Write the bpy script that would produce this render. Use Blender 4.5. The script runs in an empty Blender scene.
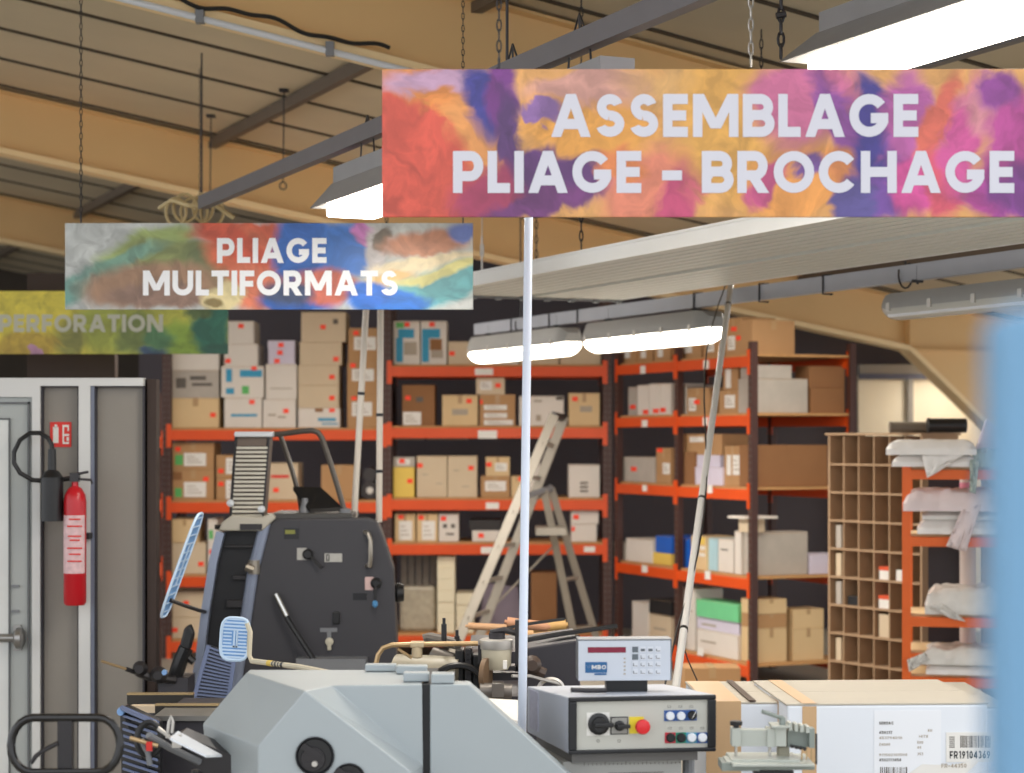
import bpy, math, random
from mathutils import Vector, Matrix, noise
random.seed(7)
SC = bpy.context.scene
COL = SC.collection
# ------------------------------------------------------------------ camera, light, exposure
F = 2000.0; CX = 512.0; HY = 437.0; CZ = 1.85
cam_d = bpy.data.cameras.new('camera'); cam = bpy.data.objects.new('camera', cam_d); COL.objects.link(cam)
cam.location = (0, 0, CZ); cam.rotation_euler = (math.pi/2, 0, 0)
cam_d.sensor_width = 36; cam_d.lens = F*36/1024; cam_d.shift_y = (HY-386.5)/1024
cam_d.clip_end = 100; cam_d.clip_start = .05
cam_d.dof.use_dof = True; cam_d.dof.focus_distance = 7.0; cam_d.dof.aperture_fstop = 3.3
SC.camera = cam
SC.view_settings.view_transform = 'Standard'; SC.view_settings.look = 'None'
SC.view_settings.exposure = 0.0; SC.view_settings.gamma = 1; SC.view_settings.use_curve_mapping = False
W = bpy.data.worlds.new('daylight'); SC.world = W; W.use_nodes = True
bgn = W.node_tree.nodes['Background']; bgn.inputs[0].default_value = (.93, .96, 1, 1); bgn.inputs[1].default_value = 1.75
SC.cycles.max_bounces = 6; SC.cycles.diffuse_bounces = 4; SC.cycles.use_denoising = True
SC.cycles.sample_clamp_indirect = 4
TUBE = 9.0        # emission of the fluorescent diffusers
LAMPW = 15         # watts of the light sent down by each lit luminaire

# ------------------------------------------------------------------ helpers
def lin(c):
    return tuple(((v/255)/12.92 if v/255 <= .04045 else ((v/255+.055)/1.055)**2.4) for v in c)+(1,)
MATS = {}
def mat(name, c, rough=.6, metal=0, var=.12, scale=6, bump=0, emit=0, coat=0, alpha=1, trans=0):
    if name in MATS: return MATS[name]
    m = bpy.data.materials.new(name); m.use_nodes = True; nt = m.node_tree; N = nt.nodes; L = nt.links
    b = N['Principled BSDF']; c = lin(c)
    b.inputs['Roughness'].default_value = rough; b.inputs['Metallic'].default_value = metal
    b.inputs['Coat Weight'].default_value = coat; b.inputs['Alpha'].default_value = alpha
    b.inputs['Transmission Weight'].default_value = trans
    if emit:
        b.inputs['Base Color'].default_value = c
        b.inputs['Emission Color'].default_value = c; b.inputs['Emission Strength'].default_value = emit
    else:
        tc = N.new('ShaderNodeTexCoord'); nz = N.new('ShaderNodeTexNoise')
        nz.inputs['Scale'].default_value = scale; nz.inputs['Detail'].default_value = 5
        L.new(tc.outputs['Object'], nz.inputs['Vector'])
        mx = N.new('ShaderNodeMix'); mx.data_type = 'RGBA'
        mx.inputs['A'].default_value = tuple(v*(1-var) for v in c[:3])+(1,)
        mx.inputs['B'].default_value = tuple(min(1, v*(1+var)) for v in c[:3])+(1,)
        L.new(nz.outputs['Fac'], mx.inputs['Factor']); L.new(mx.outputs['Result'], b.inputs['Base Color'])
        if bump:
            bp = N.new('ShaderNodeBump'); bp.inputs['Strength'].default_value = bump; bp.inputs['Distance'].default_value = .01
            L.new(nz.outputs['Fac'], bp.inputs['Height']); L.new(bp.outputs['Normal'], b.inputs['Normal'])
    MATS[name] = m
    return m
def P(x, y, Y): return Vector(((x-CX)/F*Y, Y, CZ-(y-HY)/F*Y))
U = Vector((-.3955, .9185, 0)); V = Vector((.9185, .3955, 0)); Z = Vector((0, 0, 1))
def R(a, b, z): return V*a + U*b + Z*z
def avu(x, b=None, a=None):
    """depth Y at which the pixel column x meets the line a=const or b=const of the building grid"""
    r = (x-CX)/F
    return a/(V.x*r+V.y) if a is not None else b/(U.x*r+U.y)

class MB:
    def __init__(s): s.v = []; s.f = []; s.m = []; s.cur = 0
    def add(s, vs, fs):
        o = len(s.v); s.v += [Vector(v) for v in vs]
        for f in fs: s.f.append([i+o for i in f]); s.m.append(s.cur)
        return s
    def obox(s, p, ex, ey, ez):
        """box from corner p with edge vectors"""
        p, ex, ey, ez = map(Vector, (p, ex, ey, ez))
        c = [p, p+ex, p+ex+ey, p+ey]; c += [q+ez for q in c]
        fs = [(0,3,2,1),(4,5,6,7),(0,1,5,4),(1,2,6,5),(2,3,7,6),(3,0,4,7)]
        if ex.cross(ey).dot(ez) < 0: fs = [f[::-1] for f in fs]
        return s.add(c, fs)
    def box(s, a, b):
        a = Vector(a); b = Vector(b); d = b-a
        return s.obox(a, (d.x,0,0), (0,d.y,0), (0,0,d.z))
    def pbox(s, x0, y0, x1, y1, Y, d):
        """upright box whose front face is seen at the given pixels at distance Y"""
        a = P(x0, y1, Y); b = P(x1, y0, Y)
        return s.box(a, (b.x, Y+d, b.z))
    def prism(s, pts, ext):
        pts = [Vector(p) for p in pts]; ext = Vector(ext); n = len(pts)
        nr = Vector((0,0,0))
        for i in range(n): nr += pts[i].cross(pts[(i+1) % n])
        if nr.dot(ext) > 0: pts = pts[::-1]
        vs = pts+[p+ext for p in pts]
        fs = [tuple(range(n)), tuple(range(2*n-1, n-1, -1))]+[(i, i+n, (i+1) % n+n, (i+1) % n) for i in range(n)]
        return s.add(vs, fs)
    def pprism(s, pix, Y, d): return s.prism([P(x, y, Y) for x, y in pix], (0, d, 0))
    def tube(s, pts, r, n=8, r1=None, cap=True, closed=False):
        pts = [Vector(p) for p in pts]; k = len(pts); o = len(s.v); up = None
        for i, p in enumerate(pts):
            if closed: t = pts[(i+1) % k]-pts[i-1]
            else: t = pts[min(i+1, k-1)]-pts[max(i-1, 0)]
            t.normalize()
            if up is None:
                up = Vector((0,0,1)) if abs(t.z) < .9 else Vector((0,1,0))
            up = (up-t*up.dot(t)); up.normalize(); w = t.cross(up)
            rr = r if r1 is None else r+(r1-r)*i/max(1, k-1)
            for j in range(n):
                a = 2*math.pi*j/n; s.v.append(p+up*math.cos(a)*rr+w*math.sin(a)*rr)
        for i in range(k if closed else k-1):
            for j in range(n):
                a, b = o+i*n+j, o+i*n+(j+1) % n; i2 = (i+1) % k
                c, d = o+i2*n+(j+1) % n, o+i2*n+j
                s.f.append([a, b, c, d]); s.m.append(s.cur)
        if cap and not closed:
            s.f.append([o+j for j in range(n)][::-1]); s.f.append([o+(k-1)*n+j for j in range(n)]); s.m += [s.cur]*2
        return s
    def lathe(s, base, prof, axis=(0,0,1), n=20):
        """prof = [(r, h)] along the axis"""
        ax = Vector(axis).normalized(); b = Vector(base)
        up = Vector((1,0,0)) if abs(ax.x) < .9 else Vector((0,1,0)); up = (up-ax*up.dot(ax)).normalized(); w = ax.cross(up)
        o = len(s.v); k = len(prof)
        for r, h in prof:
            for j in range(n):
                a = 2*math.pi*j/n; s.v.append(b+ax*h+up*math.cos(a)*r+w*math.sin(a)*r)
        for i in range(k-1):
            for j in range(n): s.f.append([o+i*n+j, o+i*n+(j+1) % n, o+(i+1)*n+(j+1) % n, o+(i+1)*n+j]); s.m.append(s.cur)
        s.f.append([o+j for j in range(n)][::-1]); s.f.append([o+(k-1)*n+j for j in range(n)]); s.m += [s.cur]*2
        return s
    def build(s, name, m, parent=None, bevel=0, smooth=False, sub=0):
        vs = s.v
        if parent is not None: org = Vector(ORG[parent.name])
        else:
            n = len(vs); org = Vector((sum(v.x for v in vs)/n, sum(v.y for v in vs)/n, min(v.z for v in vs)))
        me = bpy.data.meshes.new(name); me.from_pydata([v-org for v in vs], [], s.f)
        ms = m if isinstance(m, (list, tuple)) else [m]
        for q in ms: me.materials.append(q)
        for p, i in zip(me.polygons, s.m): p.material_index = i; p.use_smooth = smooth
        me.update()
        o = bpy.data.objects.new(name, me); COL.objects.link(o)
        if parent is not None: o.parent = parent
        else: o.location = org
        ORG[o.name] = org
        if smooth:
            e = o.modifiers.new('edges', 'EDGE_SPLIT'); e.split_angle = math.radians(35)
        if sub:
            e = o.modifiers.new('soft', 'SUBSURF'); e.levels = sub; e.render_levels = sub
        if bevel:
            e = o.modifiers.new('bevel', 'BEVEL'); e.width = bevel; e.segments = 2; e.limit_method = 'ANGLE'
        return o
ORG = {}
def tag(o, label, cat, group=None):
    o['label'] = label; o['category'] = cat
    if group: o['group'] = group
    return o
def thing(name, loc, label, cat, group=None):
    o = bpy.data.objects.new(name, None); COL.objects.link(o); o.location = loc; o.empty_display_size = .1
    ORG[o.name] = Vector(loc); return tag(o, label, cat, group)
def struct(name, mb, m, **k):
    o = mb.build(name, m, **k); o['kind'] = 'structure'; return o
def arcpts(c, ex, ey, r0, r1, a0, a1, n):
    c = Vector(c); return [c+Vector(ex)*r0*math.cos(math.radians(a0+(a1-a0)*i/n))+Vector(ey)*r1*math.sin(math.radians(a0+(a1-a0)*i/n)) for i in range(n+1)]
def chain_mb(mb, p, q, pitch=.035, r=.0035, w=.008):
    p = Vector(p); q = Vector(q); d = q-p; n = max(1, int(d.length/pitch)); t = d.normalized()
    s1 = t.cross(Vector((0,1,0))); s1 = (s1 if s1.length > .1 else Vector((1,0,0))).normalized(); s2 = t.cross(s1)
    for i in range(n):
        c = p+d*(i+.5)/n; e = s1 if i % 2 else s2
        mb.tube(arcpts(c, t, e, pitch*.62, w, 0, 330, 8), r, 4, closed=True)
    return mb

# ------------------------------------------------------------------ lettering: bold geometric capitals made of strokes
def glyph(ch, t):
    """returns (advance width, list of polygons) for cap height 1"""
    h = t/2; Q = []
    def ln(x0, y0, x1, y1):
        dx, dy = x1-x0, y1-y0
        if abs(dy) < 1e-6: Q.append([(x0, y0-h), (x1, y0-h), (x1, y0+h), (x0, y0+h)])
        else:
            k = h*math.hypot(dx, dy)/abs(dy); Q.append([(x0-k, y0), (x0+k, y0), (x1+k, y1), (x1-k, y1)])
    def ar(cx, cy, rx, ry, a0, a1, n=14):
        for i in range(n):
            a = math.radians(a0+(a1-a0)*i/n); b = math.radians(a0+(a1-a0)*(i+1)/n)
            Q.append([(cx+(rx-h)*math.cos(a), cy+(ry-h)*math.sin(a)), (cx+(rx+h)*math.cos(a), cy+(ry+h)*math.sin(a)),
                      (cx+(rx+h)*math.cos(b), cy+(ry+h)*math.sin(b)), (cx+(rx-h)*math.cos(b), cy+(ry-h)*math.sin(b))])
    T = 1-h; w = .8
    if ch == 'A': w = 1.0; ln(h*1.1, 0, .5, 1); ln(1-h*1.1, 0, .5, 1); ln(.24, .3, .76, .3)
    elif ch == 'B': w = .78; ln(h, 0, h, 1); ln(h, T, .46, T); ln(h, .51, .50, .51); ln(h*1.3, .35, h*1.3, .6); ln(h, h, .48, h); ar(.44, (T+.51)/2, .2, (T-.51)/2, -90, 90); ar(.46, (h+.51)/2, .22, (.51-h)/2, -90, 90)
    elif ch == 'C': w = .95; ar(.5, .5, .5-h, .5-h, 38, 322, 22)
    elif ch == 'D': w = .88; ln(h, 0, h, 1); ln(h, T, .4, T); ln(h, h, .4, h); ar(.4, .5, .48-h, .5-h, -90, 90)
    elif ch == 'E': w = .64; ln(h, 0, h, 1); ln(h, T, .62, T); ln(h, .5, .58, .5); ln(h, h, .62, h)
    elif ch == 'F': w = .62; ln(h, 0, h, 1); ln(h, T, .62, T); ln(h, .47, .57, .47)
    elif ch == 'G': w = 1.0; ar(.5, .5, .5-h, .5-h, 38, 345, 22); ln(.54, .44, 1-h*.2, .44); 
    elif ch == 'H': w = .9; ln(h, 0, h, 1); ln(.9-h, 0, .9-h, 1); ln(h, .5, .9-h, .5)
    elif ch == 'I': w = t; ln(h, 0, h, 1)
    elif ch == 'L': w = .56; ln(h, 0, h, 1); ln(h, h, .56, h)
    elif ch == 'M': w = 1.14; ln(h, 0, h, 1); ln(1.14-h, 0, 1.14-h, 1); ln(h*1.2, 1, .57, .2); ln(1.14-h*1.2, 1, .57, .2)
    elif ch == 'N': w = .94; ln(h, 0, h, 1); ln(.94-h, 0, .94-h, 1); ln(h*1.2, 1, .94-h*1.2, 0)
    elif ch == 'O': w = 1.02; ar(.51, .5, .51-h, .5-h, 0, 360, 26)
    elif ch == 'P': w = .76; ln(h, 0, h, 1); ln(h, T, .44, T); ln(h, .4, .44, .4); ar(.44, (T+.4)/2, .32-h, (T-.4)/2, -90, 90)
    elif ch == 'R': w = .8; ln(h, 0, h, 1); ln(h, T, .44, T); ln(h, .42, .44, .42); ar(.44, (T+.42)/2, .32-h, (T-.42)/2, -90, 90); ln(.66, 0, .38, .42)
    elif ch == 'S': w = .74; r = .5-h-.02; ar(.37, .5+(T-.5)/2, .33-h, (T-.5)/2, 20, 262, 14); ar(.37, h+(.5-h)/2, .36-h, (.5-h)/2, 98, -160, 14)
    elif ch == 'T': w = .74; ln(.37, 0, .37, 1); ln(0, T, .74, T)
    elif ch == 'U': w = .88; ln(h, .4, h, 1); ln(.88-h, .4, .88-h, 1); ar(.44, .4, .44-h, .4-h, 180, 360)
    elif ch == 'V': w = .9; ln(h, 1, .45, 0); ln(.9-h, 1, .45, 0)
    elif ch == 'X': w = .8; ln(h, 1, .8-h, 0); ln(h, 0, .8-h, 1)
    elif ch == '-': w = .5; ln(0, .42, .5, .42)
    elif ch == '0': w = .66; ar(.33, .5, .33-h, .5-h, 0, 360, 20)
    elif ch == '1': w = .42; ln(.3, 0, .3, 1); ln(.08, .8, .3, 1)
    elif ch == '2': w = .62; ar(.31, .69, .31-h, .31-h, 0, 170); ln(.6-h, .66, h, h); ln(0, h, .62, h)
    elif ch == '3': w = .62; ar(.3, .73, .3-h, .27-h, -90, 150); ar(.3, .28, .31-h, .28-h, -150, 90)
    elif ch == '4': w = .7; ln(.5, 0, .5, 1); ln(.5, 1, .1, .3); ln(.02, .28, .7, .28)
    elif ch == '5': w = .62; ar(.3, .33, .32-h, .33-h, -150, 110); ln(h, .5, h, 1); ln(h, T, .58, T)
    elif ch == '6': w = .64; ar(.32, .32, .32-h, .32-h, 0, 360, 18); ln(.14, .4, .44, 1)
    elif ch == '7': w = .6; ln(0, T, .58, T); ln(.22, 0, .5, .95)
    elif ch == '8': w = .64; ar(.32, .74, .28-h, .26-h, 0, 360, 16); ar(.32, .28, .32-h, .28-h, 0, 360, 16)
    elif ch == '9': w = .64; ar(.32, .68, .32-h, .32-h, 0, 360, 18); ln(.2, 0, .5, .6)
    elif ch == ' ': w = .28
    return w, Q
def text_mb(mb, s, p, ex, width, ez, height, n, t=.235, gap=.11, th=.0008):
    """letters from the lower left p, fitted to width and cap height; n = outward normal"""
    x = 0; polys = []
    for ch in s:
        w, Q = glyph(ch, t); polys += [[(a+x, b) for a, b in q] for q in Q]; x += w+gap
    x -= gap; p = Vector(p); ex = Vector(ex).normalized()*(width/x); ez = Vector(ez).normalized()*height; n = Vector(n)*th
    for i, q in enumerate(polys): mb.prism([p+ex*a+ez*b for a, b in q], n*(1+.09*(i % 9)))
    return mb

# ------------------------------------------------------------------ materials
M_ORANGE = mat('orange_steel', (214, 76, 16), .45, var=.08)
M_UPRIGHT = mat('brown_steel', (66, 38, 32), .5, var=.2, scale=14)
M_WOOD = mat('chipboard', (186, 140, 90), .8, var=.2, scale=18)
M_TAG = mat('white_paper', (225, 222, 216), .7, var=.04)
M_CARD = mat('kraft_cardboard', (176, 136, 94), .85, var=.1, scale=5)
M_CARDD = mat('dark_cardboard', (140, 98, 62), .85, var=.12, scale=5)
M_CREAM = mat('cream_cardboard', (205, 186, 158), .85, var=.07, scale=5)
M_TAN = mat('tan_cardboard', (212, 184, 140), .85, var=.08, scale=5)
M_WHITE = mat('white_cardboard', (216, 209, 200), .8, var=.06, scale=5)
M_GREYB = mat('grey_cardboard', (176, 168, 158), .8, var=.15, scale=9)
M_LILAC = mat('lilac_paper', (205, 198, 214), .8, var=.05)
M_STICK = mat('fluorescent_red_label', (255, 70, 40), .6, var=.03)
M_GREEN = mat('green_print', (92, 176, 96), .6, var=.08)
M_BLUEP = mat('blue_print', (46, 146, 184), .6, var=.08)
M_REDP = mat('red_print', (214, 50, 42), .6, var=.05)
M_INK = mat('grey_ink', (96, 90, 84), .7, var=.1)
M_INKL = mat('faded_ink', (168, 156, 140), .7, var=.1)
M_YEL = mat('yellow_print', (222, 190, 90), .7, var=.06)
M_BLACK = mat('black_plastic', (24, 24, 26), .4, var=.15)
M_DARK = mat('dark_steel', (52, 50, 52), .4, .4, var=.2)
M_GREYST = mat('grey_painted_steel', (122, 124, 128), .45, var=.06)
M_ALU = mat('aluminium', (196, 192, 186), .35, .55, var=.08)
M_CHROME = mat('polished_steel', (205, 203, 198), .18, .95, var=.05)
M_BRASS = mat('brass_tube', (188, 160, 120), .35, .6, var=.1)
M_PLASTW = mat('white_plastic', (222, 226, 232), .35, var=.03)
M_TUBE = mat('lit_tube_diffuser', (255, 244, 226), emit=TUBE)
MD = {'s': M_STICK, 'l': M_TAG, 'b': M_BLUEP, 'g': M_GREEN, 'r': M_REDP, 'k': M_INK, 'f': M_INKL, 'y': M_YEL, 'd': M_CARDD}
DN = {'s': 'sticker', 'l': 'label', 'b': 'print', 'g': 'print', 'r': 'print', 'k': 'print', 'f': 'print', 'y': 'print', 'd': 'print'}
# ------------------------------------------------------------------ the hall: roof, portal frames, walls, floor
def zroof(a): return 4.78-.165*a
def zfl(a): return 4.30-.165*a
M_ROOF = mat('roof_panel', (202, 188, 160), .7, var=.14, scale=1.5)
M_RAFTER = mat('cream_painted_steel', (228, 190, 134), .6, var=.08, scale=1.2)
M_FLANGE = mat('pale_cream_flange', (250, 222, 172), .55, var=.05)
M_SEAM = mat('dark_seam', (72, 62, 50), .8)
M_FLOOR = mat('concrete', (160, 154, 142), .7, var=.12, scale=2, bump=.1)
M_WALLD = mat('dark_wall', (88, 82, 88), .8, var=.12, scale=1)
M_WALLW = mat('cream_wall', (246, 236, 212), .8, var=.04)
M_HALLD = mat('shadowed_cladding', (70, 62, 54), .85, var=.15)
A0, A1 = -7.5, 12.6
m = MB(); m.prism([R(A0, 3.9, zroof(A0)), R(A1, 3.9, zroof(A1)), R(A1, 27, zroof(A1)), R(A0, 27, zroof(A0))], (0, 0, .12)); struct('ceiling', m, M_ROOF)
m = MB()
b = 4.8
while b < 26.8:
    m.obox(R(A0, b, zroof(A0)-.012), R(A1, b, zroof(A1)-.012)-R(A0, b, zroof(A0)-.012), U*.035, (0, 0, .012)); b += .9
struct('trim_1', m, M_SEAM)
for i, a in enumerate((-4, -1.4, 1.3, 3.9, 6.5, 9.1)):
    m = MB(); m.obox(R(a, 3.9, zroof(a)-.09), V*.06, U*23, (0, 0, .078)); struct('trim_%d' % (i+2), m, mat('purlin_steel', (96, 84, 72), .6))
m = MB(); m.obox(R(A0-1, -12, -.1), V*(A1-A0+2), U*40, (0, 0, .1)); struct('floor', m, M_FLOOR)
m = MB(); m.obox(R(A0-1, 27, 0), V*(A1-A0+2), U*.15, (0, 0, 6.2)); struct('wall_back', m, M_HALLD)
# partition behind the racking (dark), cream panels at its right end
m = MB(); m.box((-3.6, 19.3, 0), (4.6, 19.4, 3.86)); struct('wall_partition', m, M_WALLD)
m = MB()
m.box((3.3, 19.05, 0), (6.8, 19.12, 2.44)); struct('wall_panel', m, M_WALLW)
m = MB(); m.box((3.3, 19.0, 2.44), (6.8, 19.14, 2.54)); m.cur = 1; m.box((3.3, 18.98, 2.40), (6.8, 19.04, 2.45)); struct('trim_8', m, [mat('grey_rail', (150, 146, 140), .5), mat('blue_grey_rail', (84, 88, 110), .5)])
m = MB(); m.box((P(908, 0, 19).x, 18.98, 0), (P(913, 0, 19).x, 19.05, 2.4)); struct('trim_9', m, mat('grey_rail', (150, 146, 140)))
# portal frames
for k, b in enumerate((4.3, 9.6, 14.9, 20.2)):
    m = MB(); aK = 10.2; aC = 12.3; zK = zfl(aK); w = .012
    # web: rafter then splayed haunch and column
    m.prism([R(A0, b-w/2, zfl(A0)), R(A0, b-w/2, zroof(A0)-.02), R(12.55, b-w/2, zroof(12.55)-.02), R(12.55, b-w/2, 0), R(aC, b-w/2, 0), R(aC, b-w/2, .95), R(aK, b-w/2, zK)], U*w)
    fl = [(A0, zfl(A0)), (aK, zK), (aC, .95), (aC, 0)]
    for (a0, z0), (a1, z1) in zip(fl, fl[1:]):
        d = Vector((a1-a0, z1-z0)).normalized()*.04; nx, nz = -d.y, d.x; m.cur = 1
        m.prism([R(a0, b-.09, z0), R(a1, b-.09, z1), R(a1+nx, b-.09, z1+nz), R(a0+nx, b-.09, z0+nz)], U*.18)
    m.cur = 0
    m.prism([R(A0, b-.09, zroof(A0)-.035), R(12.5, b-.09, zroof(12.5)-.035), R(12.5, b-.09, zroof(12.5)-.02), R(A0, b-.09, zroof(A0)-.02)], U*.18)
    m.obox(R(aK, b-.085, zK), V*.012, U*.17, (0, 0, zroof(aK)-zK-.03)); m.obox(R(aK, b-.085, zK), V*2.35, U*.17, (0, 0, .012))
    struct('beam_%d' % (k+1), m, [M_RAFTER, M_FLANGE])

# white conduit and black cable clipped along the near portal frame
def alongb(x, a=None): pass
bb = 9.49
def flpt(x, dy):                       # point hanging just off the flange edge of the near frame
    Y = avu(x, b=bb); p = Vector(((x-CX)/F*Y, Y, 0)); a = p.dot(V); return Vector((p.x, p.y, zfl(a)+dy))
m = MB(); m.tube([flpt(x, -.02) for x in range(60, 560, 40)], .017, 8)
t = thing('conduit_pipe', flpt(60, -.02), 'thin white conduit pipe running under the cream roof beam at top left', 'pipe')
m.build('pipe', M_PLASTW, t, smooth=True)
for x in (200, 330):
    m = MB(); p = flpt(x, -.03); m.box(p-Vector((.02, .025, .015)), p+Vector((.02, .025, .055))); m.build('clip', M_GREYST, t)
m = MB(); pts = []
for i in range(57):
    x = 110+i*5; sag = .016*math.sin(i*.26)+.008*math.sin(i*.61); pts.append(flpt(x, .05+sag)+Vector((0, -.025, 0)))
m.tube(pts, .011, 6); o = m.build('power_cable', M_BLACK, smooth=True); tag(o, 'sagging black power cable clipped above the white conduit pipe', 'cable')

# ------------------------------------------------------------------ suspension rails
M_RAIL = mat('grey_blue_rail', (166, 170, 180), .45, var=.08); M_RAILD = mat('dark_grey_rail', (100, 98, 102), .45, var=.1)
def bmid(x, a): Y = avu(x, a=a); return Vector(((x-CX)/F*Y, Y, 0)).dot(U)
def rail(a, z, b0, b1, h, w, mt, label, hang, hooks=()):
    t = thing('suspension_rail', R(a, b0, z), label, 'rail')
    m = MB(); q = .006
    m.obox(R(a-w/2, b0, z), V*w, U*(b1-b0), (0, 0, q)); m.obox(R(a-w/2, b0, z+q), V*q, U*(b1-b0), (0, 0, h-q)); m.obox(R(a+w/2-q, b0, z+q), V*q, U*(b1-b0), (0, 0, h-q))
    m.obox(R(a-w/2, b0, z+h), V*w, U*(b1-b0), (0, 0, q))
    m.build('channel', mt, t)
    for b in hang:
        m = MB(); m.tube([R(a, b, z+h*.5), R(a, b, zroof(a)-.02)], .006, 6); m.tube(arcpts(R(a, b, z+h*.5), V, Z, w*.8, h*.9, -200, 60, 10), .005, 5); m.build('hanger_rod', M_DARK, t)
    for b in hooks:
        m = MB(); e = w/2+.006
        m.tube([R(a+e, b, z+h+.012), R(a-e, b, z+h+.012), R(a-e, b, z-.012), R(a+e*.9, b, z-.012)], .006, 5); m.build('hook', M_DARK, t)
    return t
R1A = 2.78
rail(R1A, 3.10, 4.0, 10.75, .065, .05, M_RAILD, 'dark grey suspension rail running from top centre down to the cable coils', (6.5,))
rail(5.62, 2.605, 6.5, bmid(477, 5.62), .075, .05, M_RAIL, 'pale grey rail carrying the lit lamps in front of the racking', (8.2, 12.9), (8.9, 9.55, 10.3, 11.9, 12.35, 13.0))
rail(5.08, 3.45, 5.4, 8.6, .065, .05, M_RAILD, 'short dark rail crossing behind the big bright lamp at top right', (5.8, 7.6))
rail(3.15, 2.84, 10.9, 12.6, .06, .05, M_RAIL, 'pale cross rail seen above the left end of the white ribbed panel', (12.2,))
# free hanging hook rod, coils at the rail end
for (xa, ya, yb, Yr_, lb_) in ((284, 86, 182, 13.2, 'thin rod with a ring end hanging from the roof, right of the other rod'), (211, 131, 200, 14.4, 'thin rod with a ring end hanging from the roof just above the cable coils')):
  m = MB(); p = P(xa, ya, Yr_); q = P(xa-1, yb, Yr_); p.z = zroof(p.dot(V))-.02; m.tube([p, q], .005, 6); m.tube(arcpts(q-Vector((0, 0, .025)), (1,0,0), (0,0,1), .022, .025, 0, 345, 12), .005, 5, closed=True)
  m.box(p-Vector((.03, .03, .0)), p+Vector((.03, .03, .02)))
  tag(m.build('hanging_rod', M_DARK), lb_, 'rod', None)
t = thing('cable_coil', P(182, 215, 11.3), 'bundle of beige cable coils hanging at the end of the dark rail', 'cable')
for i in range(5):
    m = MB(); c = P(176+i*9, 212-(i % 2)*4, 11.25+i*.05); m.tube(arcpts(c, (.9, .3, 0), (0, .1, 1), .06+.01*(i % 3), .08, 20*i, 20*i+350, 18), .009, 6, closed=True)
    m.build('loop', mat('beige_cable', (196, 176, 130), .6), t, smooth=True)
m = MB(); m.tube([P(160, 208, 11.3), P(172, 200, 11.2), P(190, 206, 11.1), P(215, 205, 11.1), P(234, 218, 11.1)], .014, 6); m.build('cable_end', mat('beige_cable', (196, 176, 130)), t, smooth=True)

# ------------------------------------------------------------------ ribbed radiant panel
A_L, Z_P, B0P, B1P = avu(474, a=1)*0, 2.66, 3.4, 0
def avpt(x, y, z):
    Y = (CZ-z)*F/(y-HY); return Vector(((x-CX)/F*Y, Y, z))
c1 = avpt(620, 300, Z_P); c0 = avpt(474, 286, Z_P)
aR = c1.dot(V); bE = c1.dot(U); aL = c0.dot(V)
t = thing('radiant_panel', R(aL, 4, Z_P), 'long white ribbed ceiling panel hung level below the big front sign', 'ceiling panel')
M_PAN = mat('white_panel_paint', (248, 249, 248), .4, var=.02); M_PANU = mat('grey_ribbed_sheet', (222, 224, 218), .45, var=.04)
nr = 15; m = MB(); wv = (aR-aL)/nr; b0p = 4.2
for i in range(nr):
    a = aL+wv*i; dz = .0 if i != nr//2 else .012
    m.prism([R(a, b0p, Z_P+dz), R(a+wv*.78, b0p, Z_P+dz), R(a+wv*.9, b0p, Z_P+.016), R(a+wv, b0p, Z_P+.016), R(a+wv, b0p, Z_P+.03), R(a, b0p, Z_P+.03)], U*(bE-b0p))
m.build('ribbed_underside', M_PANU, t)
m = MB(); m.obox(R(aL-.012, b0p, Z_P+.0), V*.012, U*(bE-b0p), (0, 0, .062)); m.obox(R(aL-.02, b0p, Z_P+.062), V*.03, U*(bE-b0p), (0, 0, .012)); m.build('side_skirt', M_PAN, t)
m = MB(); m.obox(R(aR, b0p, Z_P), V*.012, U*(bE-b0p), (0, 0, .06)); m.build('side_skirt', M_PAN, t)
m = MB(); m.obox(R(aL, b0p, Z_P+.035), V*(aR-aL), U*(bE-b0p), (0, 0, .03)); m.build('insulation', M_GREYST, t)
m = MB(); m.obox(R(aL, bE, Z_P-.01), V*(aR-aL), U*.03, (0, 0, .05))
for i in range(8): m.obox(R(aL+.1+i*.155, bE-.02, Z_P-.022), V*.03, U*.03, (0, 0, .02))
m.build('end_bar', M_GREYST, t)
for b in (6.4, 8.8, 11.6):
    for a in (aL+.1, aR-.1):
        m = MB(); chain_mb(m, R(a, b, Z_P+.1), R(a, b, zroof(a)-.02), .045); m.build('chain', M_DARK, t)
m = MB(); q = P(482, 283, 11.9); m.tube([q, q+Vector((0, 0, .28))], .006, 6); m.box(q+Vector((-.012, -.008, .16)), q+Vector((.012, .008, .23))); m.tube([q+Vector((0, 0, .28)), q+Vector((0, 0, 1.5))], .003, 5); m.build('turnbuckle', M_ALU, t)

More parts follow.
